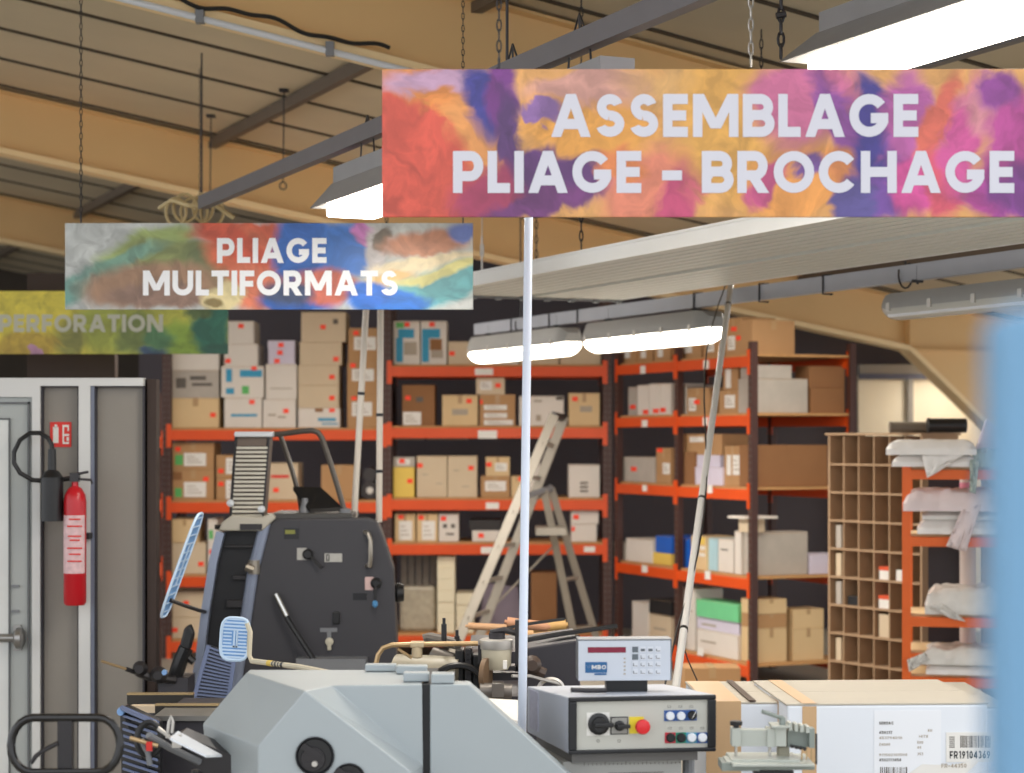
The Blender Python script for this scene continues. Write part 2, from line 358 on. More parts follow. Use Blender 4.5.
# ------------------------------------------------------------------ luminaires
def area(t, c, lx, ly, pw, ang=0):
    l = bpy.data.lights.new('lamp_light', 'AREA'); l.shape = 'RECTANGLE'; l.size = lx; l.size_y = ly; l.energy = pw; l.color = (1, .95, .87)
    o = bpy.data.objects.new('lamp_light', l); COL.objects.link(o); o.parent = t; o.location = Vector(c)-ORG[t.name]
    o.rotation_euler = (0, 0, math.atan2(U.y, U.x)); return o
def capsule_lamp(a, z, b0, b1, lit, label, grp=None, w=.1, pw=2.5):
    t = thing('fluorescent_lamp', R(a, b0, z), label, 'ceiling lamp', grp); n = b1-b0
    def sec(prof, mt, name, inset=0):
        m = MB(); rings = [(0, .55), (.05, .9), (.1, 1), (n-.1, 1), (n-.05, .9), (n, .55)]
        k = len(prof); o = 0; vs = []
        for bo, s in rings:
            for (x, y) in prof: vs.append(R(a+x*s, b0+bo, z+.02+(y-.02)*s))
        fs = []
        for i in range(len(rings)-1):
            for j in range(k): fs.append((i*k+j, (i+1)*k+j, (i+1)*k+(j+1) % k, i*k+(j+1) % k))
        fs += [tuple(range(k)), tuple(range((len(rings)-1)*k, len(rings)*k))[::-1]]
        m.add(vs, fs); return m.build(name, mt, t, smooth=True)
    sec([(-w, 0), (w, 0), (w, w*.4), (w*.75, w*1.1), (-w*.75, w*1.1), (-w, w*.4)], mat('lamp_housing', (150, 150, 148), .5), 'housing')
    df = [(w*.97*math.cos(math.radians(x)), w*.82*math.sin(math.radians(x))) for x in range(180, 361, 20)]
    sec(df, M_TUBE if lit else mat('clear_grey_diffuser', (188, 188, 182), .25, var=.05), 'diffuser')
    nc = 5
    for i in range(nc):
        m = MB(); bo = b0+.12+(n-.24)*i/(nc-1); m.obox(R(a-w-.006, bo, z-.012), V*.008, U*.03, (0, 0, .04)); m.build('clip', M_ALU, t)
    for bo in (b0+.25, b1-.25):
        m = MB(); m.tube([R(a, bo, z+.11), R(a, bo, z+.2)], .006, 6); m.tube([R(a-.03, bo, z+.125), R(a+.03, bo, z+.125)], .008, 6); m.build('bracket', M_DARK, t)
    if not lit:
        m = MB(); m.tube([R(a-.045, b0+.08, z-.03), R(a-.045, b1-.08, z-.03)], .012, 8); m.build('tube', M_PLASTW, t)
    if lit: area(t, R(a, (b0+b1)/2, z-.09), n*.95, .12, LAMPW*pw)
    return t
def bmid(x, a): Y = avu(x, a=a); return Vector(((x-CX)/F*Y, Y, 0)).dot(U)
zL = 2.47; bx = lambda x: bmid(x, 5.6)
capsule_lamp(5.6, zL, bx(573), bx(476), True, 'lit fluorescent lamp on the pale rail, far one of the two before the racking')
capsule_lamp(5.6, zL, bx(716), bx(592), True, 'lit fluorescent lamp on the pale rail, near one left of the leaning pole')
capsule_lamp(5.6, 2.475, bx(888)-1.6, bx(888), False, 'unlit clear tube lamp under the pale rail at right edge', w=.068)
def reflector_lamp(a, z, b0, b1, label, w=.16):
    t = thing('reflector_lamp', R(a, b0, z), label, 'ceiling lamp'); n = b1-b0; th = .006
    m = MB()
    m.obox(R(a-.06, b0+.02, z+.11), V*.12, U*(n-.04), (0, 0, .07)); m.build('gear_box', mat('lamp_grey', (140, 140, 142), .5), t)
    m = MB()
    for s in (-1, 1):
        m.prism([R(a+s*w, b0, z), R(a+s*(w-.008), b0, z), R(a+s*.055, b0, z+.105), R(a+s*.06, b0, z+.112)], U*n)
    m.obox(R(a-.06, b0, z+.1), V*.12, U*n, (0, 0, .008))
    for bo in (b0, b1-th): m.prism([R(a-w, bo, z), R(a+w, bo, z), R(a+.06, bo, z+.11), R(a-.06, bo, z+.11)], U*th)
    m.build('reflector', mat('lamp_grey', (140, 140, 142)), t)
    for s in (-1, 1):
        m = MB(); m.tube([R(a+s*.075, b0+.03, z+.02), R(a+s*.075, b1-.03, z+.02)], .019, 10); m.build('tube', M_TUBE, t, smooth=True)
    m = MB(); m.obox(R(a-w*.7, b0+.08, z-.045), V*w*1.4, U*(n-.16), (0, 0, .06)); m.build('diffuser', M_TUBE, t, bevel=.01)
    for bo in (b0+.3, b1-.3):
        m = MB(); top = R(a, bo, z+.42)
        for s in (-1, 1): m.tube([R(a, bo+s*.09, z+.18), R(a, bo+s*.075, z+.27), top-Z*.05], .004, 5)
        m.tube([top-Z*.05, R(a, bo, zroof(a)-.02) if a != R1A else R(a, bo, 3.11)], .004, 5); m.build('hanger', M_DARK, t)
    area(t, R(a, (b0+b1)/2, z-.048), n*.9, .24, LAMPW)
    return t
def bz(x, y, z): return avpt(x, y, z).dot(U), avpt(x, y, z).dot(V)
reflector_lamp(R1A, 2.84, 6.95, 8.3, 'grey reflector lamp hanging from the dark rail, its bright end left of the front sign')
reflector_lamp(R1A, 2.86, 5.6, 6.75, 'grey reflector lamp mostly hidden behind the top edge of the front sign')
reflector_lamp(3.8, 3.15, 4.3, 6.0, 'large bright reflector lamp at the top right corner of the hall', .21)
for x_, lb_ in ((300, 'right'), (150, 'left')):
    p_ = P(x_, 262, 14.2); capsule_lamp(p_.dot(V), p_.z, p_.dot(U)-.7, p_.dot(U)+.7, True, 'added unseen fill lamp behind the PLIAGE MULTIFORMATS sign, %s one of two' % lb_, pw=1.5)  # two lamps added out of sight to brighten the back racking
p_ = P(800, 262, 13.4); capsule_lamp(p_.dot(V), p_.z, p_.dot(U)-.6, p_.dot(U)+.6, True, 'added unseen fill lamp above the ribbed white panel on the right', pw=1.9)  # extra unseen lamp, added to light the angled rack and the wall
p_ = P(955, 362, 18.45); capsule_lamp(p_.dot(V), p_.z, p_.dot(U)-.3, p_.dot(U)+.3, True, 'short added unseen fill lamp behind the splayed roof beam in front of the cream wall', pw=.4)  # hidden lamp put in only to brighten the cream wall panel
m = MB(); q_ = P(751, 66, 6.9); chain_mb(m, q_, R(q_.dot(V), q_.dot(U), zroof(q_.dot(V))-.02), .04); tag(m.build('chain', M_ALU), 'steel chain hanging left of the large bright lamp', 'chain')
m = MB(); q_ = P(781, 58, 7.3); chain_mb(m, q_, R(q_.dot(V), q_.dot(U), zroof(q_.dot(V))-.02), .045, .005, .011); m.tube([P(776, 16, 7.3), P(786, 14, 7.3)], .012, 6); tag(m.build('chain', M_DARK), 'dark heavier chain with a knot hanging beside the large bright lamp', 'chain')
def roofz(p): return zroof(Vector((p.x, p.y, 0)).dot(V))-.02
def toroof(p): return Vector((p.x, p.y, roofz(p)))
# ------------------------------------------------------------------ painted hanging signs
def painting(name, cx, yb, Y, base, blobs, warp=.16, wscale=2.2, seed=0., gain=1.):
    """marbled print: soft patches in sign coordinates (pixels of the sign's face turned into metres)"""
    m = bpy.data.materials.new(name); m.use_nodes = True; nt = m.node_tree; N = nt.nodes; L = nt.links
    b = N['Principled BSDF']; b.inputs['Roughness'].default_value = .38
    tc = N.new('ShaderNodeTexCoord'); s = Y/F
    nz = N.new('ShaderNodeTexNoise'); nz.inputs['Scale'].default_value = wscale; nz.inputs['Detail'].default_value = 4; nz.inputs['Distortion'].default_value = .6
    of = N.new('ShaderNodeVectorMath'); of.operation = 'ADD'; of.inputs[1].default_value = (seed, seed*.7, seed*1.3)
    L.new(tc.outputs['Object'], of.inputs[0]); L.new(of.outputs[0], nz.inputs['Vector'])
    sb = N.new('ShaderNodeVectorMath'); sb.operation = 'SUBTRACT'; sb.inputs[1].default_value = (.5, .5, .5); L.new(nz.outputs['Color'], sb.inputs[0])
    sc = N.new('ShaderNodeVectorMath'); sc.operation = 'SCALE'; sc.inputs['Scale'].default_value = warp*2; L.new(sb.outputs[0], sc.inputs[0])
    ad = N.new('ShaderNodeVectorMath'); ad.operation = 'ADD'; L.new(tc.outputs['Object'], ad.inputs[0]); L.new(sc.outputs[0], ad.inputs[1])
    nb = N.new('ShaderNodeTexNoise'); nb.inputs['Scale'].default_value = wscale*3.6; nb.inputs['Detail'].default_value = 5; nb.inputs['Distortion'].default_value = 1.2
    L.new(ad.outputs[0], nb.inputs['Vector']); s2 = N.new('ShaderNodeVectorMath'); s2.operation = 'SUBTRACT'; s2.inputs[1].default_value = (.5, .5, .5); L.new(nb.outputs['Color'], s2.inputs[0])
    s3 = N.new('ShaderNodeVectorMath'); s3.operation = 'SCALE'; s3.inputs['Scale'].default_value = warp*.9; L.new(s2.outputs[0], s3.inputs[0])
    ad2 = N.new('ShaderNodeVectorMath'); ad2.operation = 'ADD'; L.new(ad.outputs[0], ad2.inputs[0]); L.new(s3.outputs[0], ad2.inputs[1]); ad = ad2
    prev = None
    for (x, y, rx, ry, rot, col, soft) in blobs:
        mp = N.new('ShaderNodeMapping'); mp.vector_type = 'TEXTURE'
        mp.inputs['Location'].default_value = ((x-cx)*s, 0, (yb-y)*s); mp.inputs['Rotation'].default_value = (0, math.radians(rot), 0)
        mp.inputs['Scale'].default_value = (rx*s, 10, ry*s); L.new(ad.outputs[0], mp.inputs['Vector'])
        ln = N.new('ShaderNodeVectorMath'); ln.operation = 'LENGTH'; L.new(mp.outputs[0], ln.inputs[0])
        mr = N.new('ShaderNodeMapRange'); mr.interpolation_type = 'SMOOTHSTEP'
        mr.inputs['From Min'].default_value = 1-soft*.62; mr.inputs['From Max'].default_value = 1+soft*.62
        mr.inputs['To Min'].default_value = 1; mr.inputs['To Max'].default_value = 0; L.new(ln.outputs['Value'], mr.inputs['Value'])
        mx = N.new('ShaderNodeMix'); mx.data_type = 'RGBA'; L.new(mr.outputs['Result'], mx.inputs['Factor'])
        if prev is None: mx.inputs['A'].default_value = lin(base)
        else: L.new(prev, mx.inputs['A'])
        mx.inputs['B'].default_value = lin(col); prev = mx.outputs['Result']
    # brush streaks
    n2 = N.new('ShaderNodeTexNoise'); n2.inputs['Scale'].default_value = 7; n2.inputs['Detail'].default_value = 6; n2.inputs['Distortion'].default_value = 1.5
    L.new(ad.outputs[0], n2.inputs['Vector']); mr = N.new('ShaderNodeMapRange'); mr.inputs['From Min'].default_value = .35; mr.inputs['From Max'].default_value = .7
    mr.inputs['To Min'].default_value = .72*gain; mr.inputs['To Max'].default_value = 1.22*gain; L.new(n2.outputs['Fac'], mr.inputs['Value'])
    hv = N.new('ShaderNodeVectorMath'); hv.operation = 'SCALE'; L.new(prev, hv.inputs[0]); L.new(mr.outputs['Result'], hv.inputs['Scale'])
    L.new(hv.outputs[0], b.inputs['Base Color']); return m
def sign(name, x0, y0, x1, y1, Y, pm, lines, label, chains, tm):
    s = Y/F; cx = (x0+x1)/2; c = P(cx, y1, Y)
    t = thing(name, c, label, 'sign')
    m = MB(); m.box(P(x0, y1, Y), P(x1, y0, Y)+Vector((0, .012, 0))); m.build('panel', pm, t, bevel=.0015)
    for (s_, a, ya, b, yb) in lines:
        m = MB(); text_mb(m, s_, P(a, yb, Y)-Vector((0, .0002, 0)), (1,0,0), (b-a)*s, Z, (yb-ya)*s, (0, -1, 0)); m.build('lettering', tm, t)
    for x in chains:
        p = P(x, y0, Y+.006)
        m = MB(); m.tube([p-Z*.02, p+Z*.03], .004, 6); chain_mb(m, p+Z*.02, toroof(p), .028, .0022, .006); m.build('chain', M_DARK, t)
    return t
RD=(226,92,72); OR=(236,146,70); YO=(240,182,92); PK=(214,84,140); PU=(112,62,130); BL=(70,66,150); LP=(214,170,200); MG=(196,70,150)
S1 = painting('orange_purple_marbled_print', 735, 217, 5.45, (232,170,100), [
    (420,160,80,95,0,RD,.35),(440,100,60,16,35,OR,.6),(470,135,22,40,-30,(238,160,90),.5),(440,82,50,14,8,LP,.6),
    (478,100,22,38,-15,BL,.5),(500,95,20,34,0,(128,60,140),.4),(508,150,18,60,0,(98,60,118),.5),(565,172,75,28,0,(104,58,120),.4),
    (485,195,40,30,0,(176,66,100),.6),(540,200,60,14,-15,(120,60,120),.5),(590,120,65,36,12,(240,168,76),.4),(590,90,60,16,0,(226,166,150),.6),(545,112,25,9,10,(150,110,170),.5),
    (700,90,70,20,0,(234,180,110),.6),(650,185,50,34,-30,(236,140,110),.5),(675,195,30,20,-60,(206,80,120),.5),(620,165,22,18,0,(236,140,80),.4),(735,130,60,80,0,(240,178,84),.45),
    (795,185,60,36,0,(238,160,80),.5),(760,185,14,26,30,(214,90,140),.5),(800,95,45,60,40,(208,110,150),.5),(800,170,16,12,0,(120,80,150),.5),(835,120,18,60,-25,(150,80,160),.5),
    (845,165,30,20,0,(224,140,80),.5),(868,120,20,60,-10,(76,64,156),.4),(885,160,30,20,-20,(70,60,150),.5),(880,195,34,30,0,(120,76,160),.5),(900,110,28,50,0,(196,100,170),.5),(860,200,16,24,0,(96,84,150),.5),
    (935,115,16,50,15,(226,110,90),.5),(915,185,26,34,0,(214,80,150),.5),(945,185,18,40,-10,(224,90,110),.5),(965,130,22,60,10,(210,86,150),.5),(985,105,22,34,-20,(216,140,150),.6),(1020,150,30,60,0,(190,76,150),.5),
    (1000,90,26,20,0,(150,70,150),.6),(1000,190,40,26,0,(186,70,150),.5),(1040,190,50,30,0,(130,60,140),.6)], .11, 2.6, 3.1, .8)
sign('hanging_sign', 382, 69, 1088, 217, 5.45, S1, [('ASSEMBLAGE', 551, 94, 919, 137), ('PLIAGE - BROCHAGE', 453, 151, 1015, 193)],
     'orange and purple marbled hanging sign reading ASSEMBLAGE PLIAGE - BROCHAGE', (499, 1060), mat('white_lettering', (206, 205, 214), .5, var=.02))
S2 = painting('green_orange_blue_marbled_print', 269, 309, 9.3, (196,200,198), [
    (150,245,52,16,-22,(158,176,104),.5),(185,262,60,22,12,(142,152,92),.4),(215,270,36,20,30,(112,122,80),.5),(120,262,48,8,-25,(120,160,140),.6),(75,290,24,10,-40,(110,160,150),.6),(150,285,70,22,-5,(168,132,104),.4),(165,296,60,12,0,(150,120,104),.5),
    (250,232,60,12,0,(214,96,64),.4),(250,252,50,26,10,(220,110,74),.4),(235,240,50,14,30,(212,88,58),.4),(262,285,34,26,0,(226,128,96),.4),(222,296,24,14,-20,(228,212,160),.4),(212,300,9,5,0,(150,130,80),.5),
    (310,250,34,36,15,(54,106,190),.35),(300,300,40,14,0,(50,100,186),.4),(350,246,28,26,0,(70,128,214),.35),(325,285,34,20,0,(206,110,90),.4),(290,290,26,14,0,(70,84,120),.6),
    (365,230,14,9,20,(206,130,196),.4),(378,245,11,24,0,(206,200,200),.5),(384,232,8,12,30,(120,110,100),.4),(425,240,42,13,0,(200,140,112),.5),(425,260,50,8,-4,(232,216,180),.5),(400,275,30,8,0,(226,190,130),.5),
    (440,285,50,20,-15,(96,168,176),.45),(390,300,40,14,0,(30,120,220),.4),(370,290,24,14,0,(40,110,210),.4),(462,232,14,10,0,(110,130,200),.5),(440,270,40,5,-14,(220,214,140),.6)], .08, 2.0, 7.3, .95)
sign('hanging_sign', 65, 223, 473, 309.5, 9.3, S2, [('PLIAGE', 217, 238, 327, 263), ('MULTIFORMATS', 143, 270.5, 398, 295.5)],
     'green, orange and blue marbled hanging sign reading PLIAGE MULTIFORMATS', (81, 463), mat('bright_white_lettering', (246, 248, 252), .5, var=.02))
S3 = painting('yellow_green_marbled_print', 81, 354, 12.9, (190,190,72), [
    (40,315,75,50,0,(222,206,66),.5),(30,345,40,10,0,(190,160,50),.5),(110,320,40,30,0,(168,176,66),.5),(70,335,12,20,0,(140,140,60),.6),(135,335,18,20,0,(124,140,66),.5),(36,352,7,5,0,(190,140,170),.3),
    (155,350,16,7,0,(54,80,110),.4),(190,340,30,20,0,(140,170,60),.5),(215,325,20,30,0,(50,120,96),.5),(200,312,14,6,10,(90,110,60),.5),(220,350,20,10,0,(50,104,84),.5),(160,335,16,12,0,(80,126,80),.6)], .1, 2.2, 1.4)
sign('hanging_sign', -66, 291, 228, 354, 12.9, S3, [('PERFORATION', -1, 314.5, 163, 332)],
     'yellow green marbled hanging sign reading PERFORATION at far left', (-50, 200), mat('grey_lettering', (196, 196, 178), .5, var=.02))

# ------------------------------------------------------------------ cabin wall with door at left
Yc = 9.3; zc = P(0, 378, Yc).z; xL = P(-60, 0, Yc).x
M_FRW = mat('white_frame_paint', (206, 206, 204), .4, var=.03); M_GRP = mat('taupe_panel', (136, 130, 122), .6, var=.04); M_GSEAL = mat('dark_gasket', (52, 50, 56), .6)
def cab(x0, y0, x1, y1, d0, d1):
    a = P(x0, y1, Yc); b = P(x1, y0, Yc); z0 = 0 if y1 > 830 else a.z
    return (a.x, Yc+d0, z0), (b.x, Yc+d1, b.z)
m = MB(); m.box(*cab(33, 379, 144.5, 840, .03, .10)); struct('wall_left_cabin', m, M_GRP)
m = MB()
for r in ((-60, 378, 144, 386), (-60, 386, 33, 397), (33, 386, 41, 840), (79.5, 386, 91, 840)): m.box(*cab(*r, -.02, .05))
m.box(*cab(-60, 397, -50, 840, -.02, .05)); struct('trim_10', m, M_FRW)
m = MB()
for x in (41, 77.5, 94.5, 142.5): m.box(*cab(x, 386, x+1.8, 840, .0, .04))
m.box(*cab(41, 385.5, 144, 387.2, 0, .04)); m.cur = 1; m.box(*cab(91, 386, 94.6, 840, -.01, .05)); struct('trim_11', m, [M_GSEAL, mat('blue_grey_post', (112, 118, 136), .4)])
m = MB(); m.box(*cab(143.5, 379, 146, 840, .03, .04)); a, b = cab(144.3, 379, 146, 840, 0, 0); m.box((a[0], Yc+.03, 0), (a[0]+.05, Yc+.12, b[2])); struct('wall_cabin_side', m, mat('brown_cladding', (58, 44, 38), .7))
dr = MB(); dr.box(*cab(-50, 397, 32.5, 840, .0, .05)); dr = dr.build('door_1', mat('grey_green_door', (166, 170, 168), .45, var=.03)); dr['kind'] = 'structure'
m = MB()
for r in ((28, 402, 30, 838), (9, 419, 10.5, 838), (-45, 402, 30, 404), (-45, 418, 10, 419.5)): m.box(*cab(*r, -.012, .0))
m.build('door_moulding', mat('grey_shadow_line', (96, 98, 100), .5), dr)
m = MB(); m.box(*cab(-45, 420, 9, 838, -.008, 0)); m.build('door_leaf_panel', mat('pale_door_panel', (212, 214, 212), .45), dr)
m = MB(); c = P(18, 638, Yc-.02); m.lathe(c-Vector((.12, 0, 0)), [(.02, 0), (.02, .115)], (1,0,0)); m.lathe(c+Vector((-.012, -.012, 0)), [(.035, 0), (.05, .01), (.05, .035), (.03, .045)], (1,0,0)); m.box(c-Vector((.02, .0, .06)), c+Vector((.012, .02, .06)))
m.lathe(P(-30, 638, Yc-.02), [(.017, 0), (.017, .14)], (1,0,0))
m.build('push_bar', mat('satin_steel', (150, 148, 146), .3, .8), dr, smooth=True)
for y in (585, 610):
    m = MB(); c = P(15, y, Yc-.005); m.box(c-Vector((.015, .01, .01)), c+Vector((.02, .005, .0))); m.build('hinge', M_GREYST, dr)
# upper dark box over the cabin
m = MB(); m.box((xL, 13.4, 2.2), (-3.25, 13.5, 2.95)); struct('wall_left_upper', m, mat('brown_cladding', (58, 44, 38)))
# extinguisher sign
t = thing('extinguisher_sign', P(61, 447, Yc+.03), 'small red square sign with white extinguisher pictograms on taupe panel', 'sign')
m = MB(); m.box(*[(q[0], q[1], q[2]) for q in (P(50, 447, Yc+.024), P(71.5, 422, Yc+.03))]); m.build('plate', M_REDP, t)
m = MB(); y0 = Yc+.0235
for r in ((53, 427, 58.5, 443), (54.6, 424.5, 57, 428)): m.pbox(*r, y0, .001)
for r in ((62.5, 425, 64, 444), (64, 425, 69, 427), (64, 434, 69, 436), (64, 442, 69, 444), (67.5, 427, 69, 431), (66.5, 437, 69, 441)): m.pbox(*r, y0, .001)
m.build('pictogram', M_TAG, t)
# fire extinguisher
Ye = 9.18; t = thing('fire_extinguisher', P(75, 605, Ye), 'slim red fire extinguisher with black hose and horn mounted on the cabin wall', 'fire extinguisher')
c = P(75, 605, Ye); r = .051; h = P(0, 486, Ye).z-c.z
m = MB(); m.lathe(c, [(r*.85, 0), (r, .012), (r, h-.07), (r*.92, h-.04), (r*.62, h-.012), (r*.3, h), (r*.28, h+.02)], n=28); m.build('cylinder', mat('extinguisher_red', (186, 22, 34), .3, var=.05), t, smooth=True)
m = MB(); z0 = P(0, 573, Ye).z-c.z; z1 = P(0, 515, Ye).z-c.z
k = 14; vs = []
for zz in (z0, z1):
    for i in range(k+1): a = math.radians(190+150*i/k); vs.append(c+Vector((math.cos(a)*(r+.001), math.sin(a)*(r+.001), zz)))
m.add(vs, [(i, i+1, i+k+2, i+k+1) for i in range(k)]); m.build('label', mat('pink_white_label', (214, 180, 182), .5, scale=40, var=.35), t)
m = MB()
for i, (yy, ww) in enumerate(((520, .7), (527, .9), (537, .8), (541, .6), (549, .9), (555, .7), (562, .85))):
    q = P(75-9*ww, yy, Ye-r-.003); m.box(q, P(75+8*ww, yy-1.5, Ye-r-.002))
m.build('label_text', M_REDP, t)
m = MB(); top = c+Z*(h+.02); m.box(top+Vector((-.02, -.02, 0)), top+Vector((.02, .02, .04))); m.tube([top+Vector((-.02, 0, .03)), P(88, 472, Ye-.03)], .006, 6); m.tube([top+Vector((-.02, 0, .015)), P(91, 480, Ye-.03), P(92, 484, Ye-.03)], .006, 6); m.build('valve_handle', M_DARK, t)
m = MB(); m.lathe(P(52, 521, Ye), [(.052, 0), (.052, .2), (.034, .225), (.02, .235), (.018, .33)], n=20); m.build('horn', M_BLACK, t, smooth=True)
m = MB(); hp = [P(52, 455, Ye)]+[P(x, y, Ye+.02) for x, y in ((52, 445), (48, 438), (40, 433), (30, 433), (20, 440), (14, 452), (14, 463), (20, 473), (32, 480), (45, 481), (60, 480), (72, 478))]; m.tube(hp, .011, 8); m.build('hose', M_BLACK, t, smooth=True)
m = MB(); m.box(c+Vector((-.058, r-.02, h*.55)), c+Vector((.058, r+.1, h*.6))); m.build('bracket', M_DARK, t)
m = MB(); m.box(c+Vector((-.055, -.055, h*.12)), c+Vector((.055, .0, h*.13))); 

# ------------------------------------------------------------------ racking
class Face:
    """front plane of a rack: origin at its lower front corner, ex along the front, ey into the rack"""
    def __init__(s, x, Y, ex):
        s.ex = Vector(ex).normalized(); s.ey = Vector((-s.ex.y, s.ex.x, 0)); p = P(x, HY, Y); s.o = Vector((p.x, p.y, 0))
    def tz(s, x, y, inset=0):
        r = (x-CX)/F; o = s.o+s.ey*inset
        t = (r*o.y-o.x)/(s.ex.x-r*s.ex.y); Y = o.y+t*s.ex.y
        return t, CZ-(y-HY)/F*Y
    def w(s, t, d, z): return s.o+s.ex*t+s.ey*d+Z*z
def rack(face, posts, levels, depth, zt, label, bh=.085, brace=True, pw=.075):
    """posts = t positions of the uprights; levels = per bay list of beam-top heights"""
    t = thing('pallet_rack', face.w(posts[0], 0, 0), label, 'shelving rack'); 
    for i, p in enumerate(posts):
        for d in (0, depth-pw):
            m = MB(); a = face.w(p-pw/2, d, 0); m.obox(a, face.ex*pw, face.ey*pw, Z*zt)
            m.cur = 1
            k = int(zt/.05)
            if d == 0:
                for j in range(1, k):
                    for xx in (.2, .7): m.obox(face.w(p-pw/2+pw*xx, -.001, j*.05), face.ex*.008, face.ey*.002, Z*.02)
            m.build('upright', [M_UPRIGHT, M_INK], t)
        m = MB(); z = .3; s = 0
        while z+.5 < zt and brace:
            m.tube([face.w(p, .04 if s else depth-.04, z), face.w(p, depth-.04 if s else .04, z+.5)], .014, 6); z += .5; s = 1-s
        if brace: m.build('side_brace', M_UPRIGHT, t)
    for i in range(len(posts)-1):
        a, b = posts[i]+pw/2, posts[i+1]-pw/2
        for n, z in enumerate(levels[i]):
            for d in (-.004, depth-.046):
                m = MB(); m.obox(face.w(a, d, z-bh), face.ex*(b-a), face.ey*.05, Z*bh); m.build('beam', M_ORANGE, t, bevel=.004)
                for e in (posts[i]+.0, posts[i+1]-pw/2-.004):
                    m = MB(); m.obox(face.w(e, d-.006, z-bh-.06), face.ex*(pw/2+.004), face.ey*.008, Z*(bh+.11)); m.build('beam_connector', M_ORANGE, t)
            m = MB(); m.obox(face.w(a-.03, .03, z+.0005), face.ex*(b-a+.06), face.ey*(depth-.06), Z*.018); m.build('shelf_board', M_WOOD, t)
    return t
BOXES = {}
M_TAPE = mat('clear_brown_tape', (176, 142, 100), .35, var=.05)
def carton(face, rk, shelves, row, grp, cat='box', name='cardboard_box', inset=.06):
    x0, y0, x1, y1, mt, dec, lab = row[:7]; dep = row[7] if len(row) > 7 else .42; opt = row[8] if len(row) > 8 else ''
    inset = inset+random.uniform(0, .03)
    if 'B' in opt: inset = .52; dep = .2
    t0, z1 = face.tz(x0, y0, inset); t1, _ = face.tz(x1, y0, inset); xm = (x0+x1)/2; _, z1 = face.tz(xm, y0, inset); _, z0 = face.tz(xm, y1, inset)
    cand = [s+.0187 for s in shelves]+[q[2] for q in BOXES.get(rk, []) if q[0] < t1-.03 and q[1] > t0+.03 and (q[3] == ('B' in opt))]
    z0 = min(cand, key=lambda v: abs(v-z0))+.0003
    BOXES.setdefault(rk, []).append((t0, t1, z1, 'B' in opt))
    t0 += .002; t1 -= .002; w = t1-t0; h = z1-z0; c = face.w((t0+t1)/2, inset+dep/2, z0); ORGt = c
    t = thing(name, c, lab, cat, grp)
    rot = random.uniform(-.02, .02)
    def bx(mb, u0, v0, u1, v1, d0, d1, mb_z=None):
        mb.obox(face.w(t0+u0*w, inset+d0, z0+v0*h), face.ex*(u1-u0)*w, face.ey*(d1-d0), Z*(v1-v0)*h)
    m = MB(); lid = 'L' in opt
    bx(m, 0.004 if lid else 0, 0, .996 if lid else 1, 1 if not lid else .99, 0, dep); m.build('body', mt, t, bevel=.004)
    if lid:
        m = MB(); bx(m, -.004, .62, 1.004, 1, -.004, dep+.004); m.build('lid', mt, t, bevel=.003)
    elif h > .1:
        m = MB(); bx(m, 0, .965, 1, .975, -.0006, 0); m.cur = 0
        if 'T' in opt or mt in (M_CARD, M_CARDD, M_TAN): bx(m, .44, .72, .56, 1.0, -.0012, 0); bx(m, .44, 1.0, .56, 1.004, 0, dep)
        m.build('tape', M_TAPE if mt is not M_CARDD else M_CARDD, t)
    if 'F' in opt:   # open flaps
        for s in (0, 1):
            m = MB(); p0 = face.w(t0 if s == 0 else t1, inset, z1); e = face.ex*(-.05 if s == 0 else .05)+Z*.06
            m.obox(p0, e, face.ey*dep, face.ex*.003); m.build('flap', mt, t)
    for dd in dec:
        k = dd[0]
        if k == 's': a, b_, cx_, d_ = dd[1]-2.7, dd[2]-2.2, dd[1]+2.7, dd[2]+2.2
        else: a, b_, cx_, d_ = dd[1:5]
        ta, za = face.tz(a, d_, inset); tb, _ = face.tz(cx_, d_, inset); _, zb = face.tz((a+cx_)/2, b_, inset); _, za = face.tz((a+cx_)/2, d_, inset)
        ta = max(ta, t0+.003); tb = min(tb, t1-.003); za = max(za, z0+.003); zb = min(zb, z1-.003)
        if tb-ta < .004 or zb-za < .004: continue
        m = MB(); e = {'s': .0036, 'l': .0028}.get(k, .0022)+(.004 if lid else 0)
        m.obox(face.w(ta, inset-e, za), face.ex*(tb-ta), face.ey*(e+.0005), Z*(zb-za)); o = m.build(DN[k], MD[k], t)
        if k == 'l' and (tb-ta) > .1:
            m = MB()
            for q in range(3):
                zz = za+(zb-za)*(.25+.22*q); m.obox(face.w(ta+(tb-ta)*.12, inset-e-.0006, zz), face.ex*(tb-ta)*(.7-.15*q), face.ey*.0006, Z*min(.008, (zb-za)*.08))
            m.build('label_text', M_INKL, o)
    return t
W_, C_, K_, D_, G_, T_ = M_WHITE, M_CREAM, M_CARD, M_CARDD, M_GREYB, M_TAN
def zat(y, Y=16.7): return CZ-(y-HY)/F*Y
RK1 = Face(160, 16.7, (1, 0, 0))
pt = [RK1.tz(x, 0)[0] for x in (166.5, 387, 607.5)]
LV = [[zat(y) for y in (430, 502.5, 577, 642)], [zat(y) for y in (366.5, 428, 500, 544.5, 636)]]
RACK1 = rack(RK1, pt, LV, .8, 3.15, 'long orange beamed rack along the back wall filled with cartons')
S1_ = [z+.0005 for z in LV[0]]; S2_ = [z+.0005 for z in LV[1]]
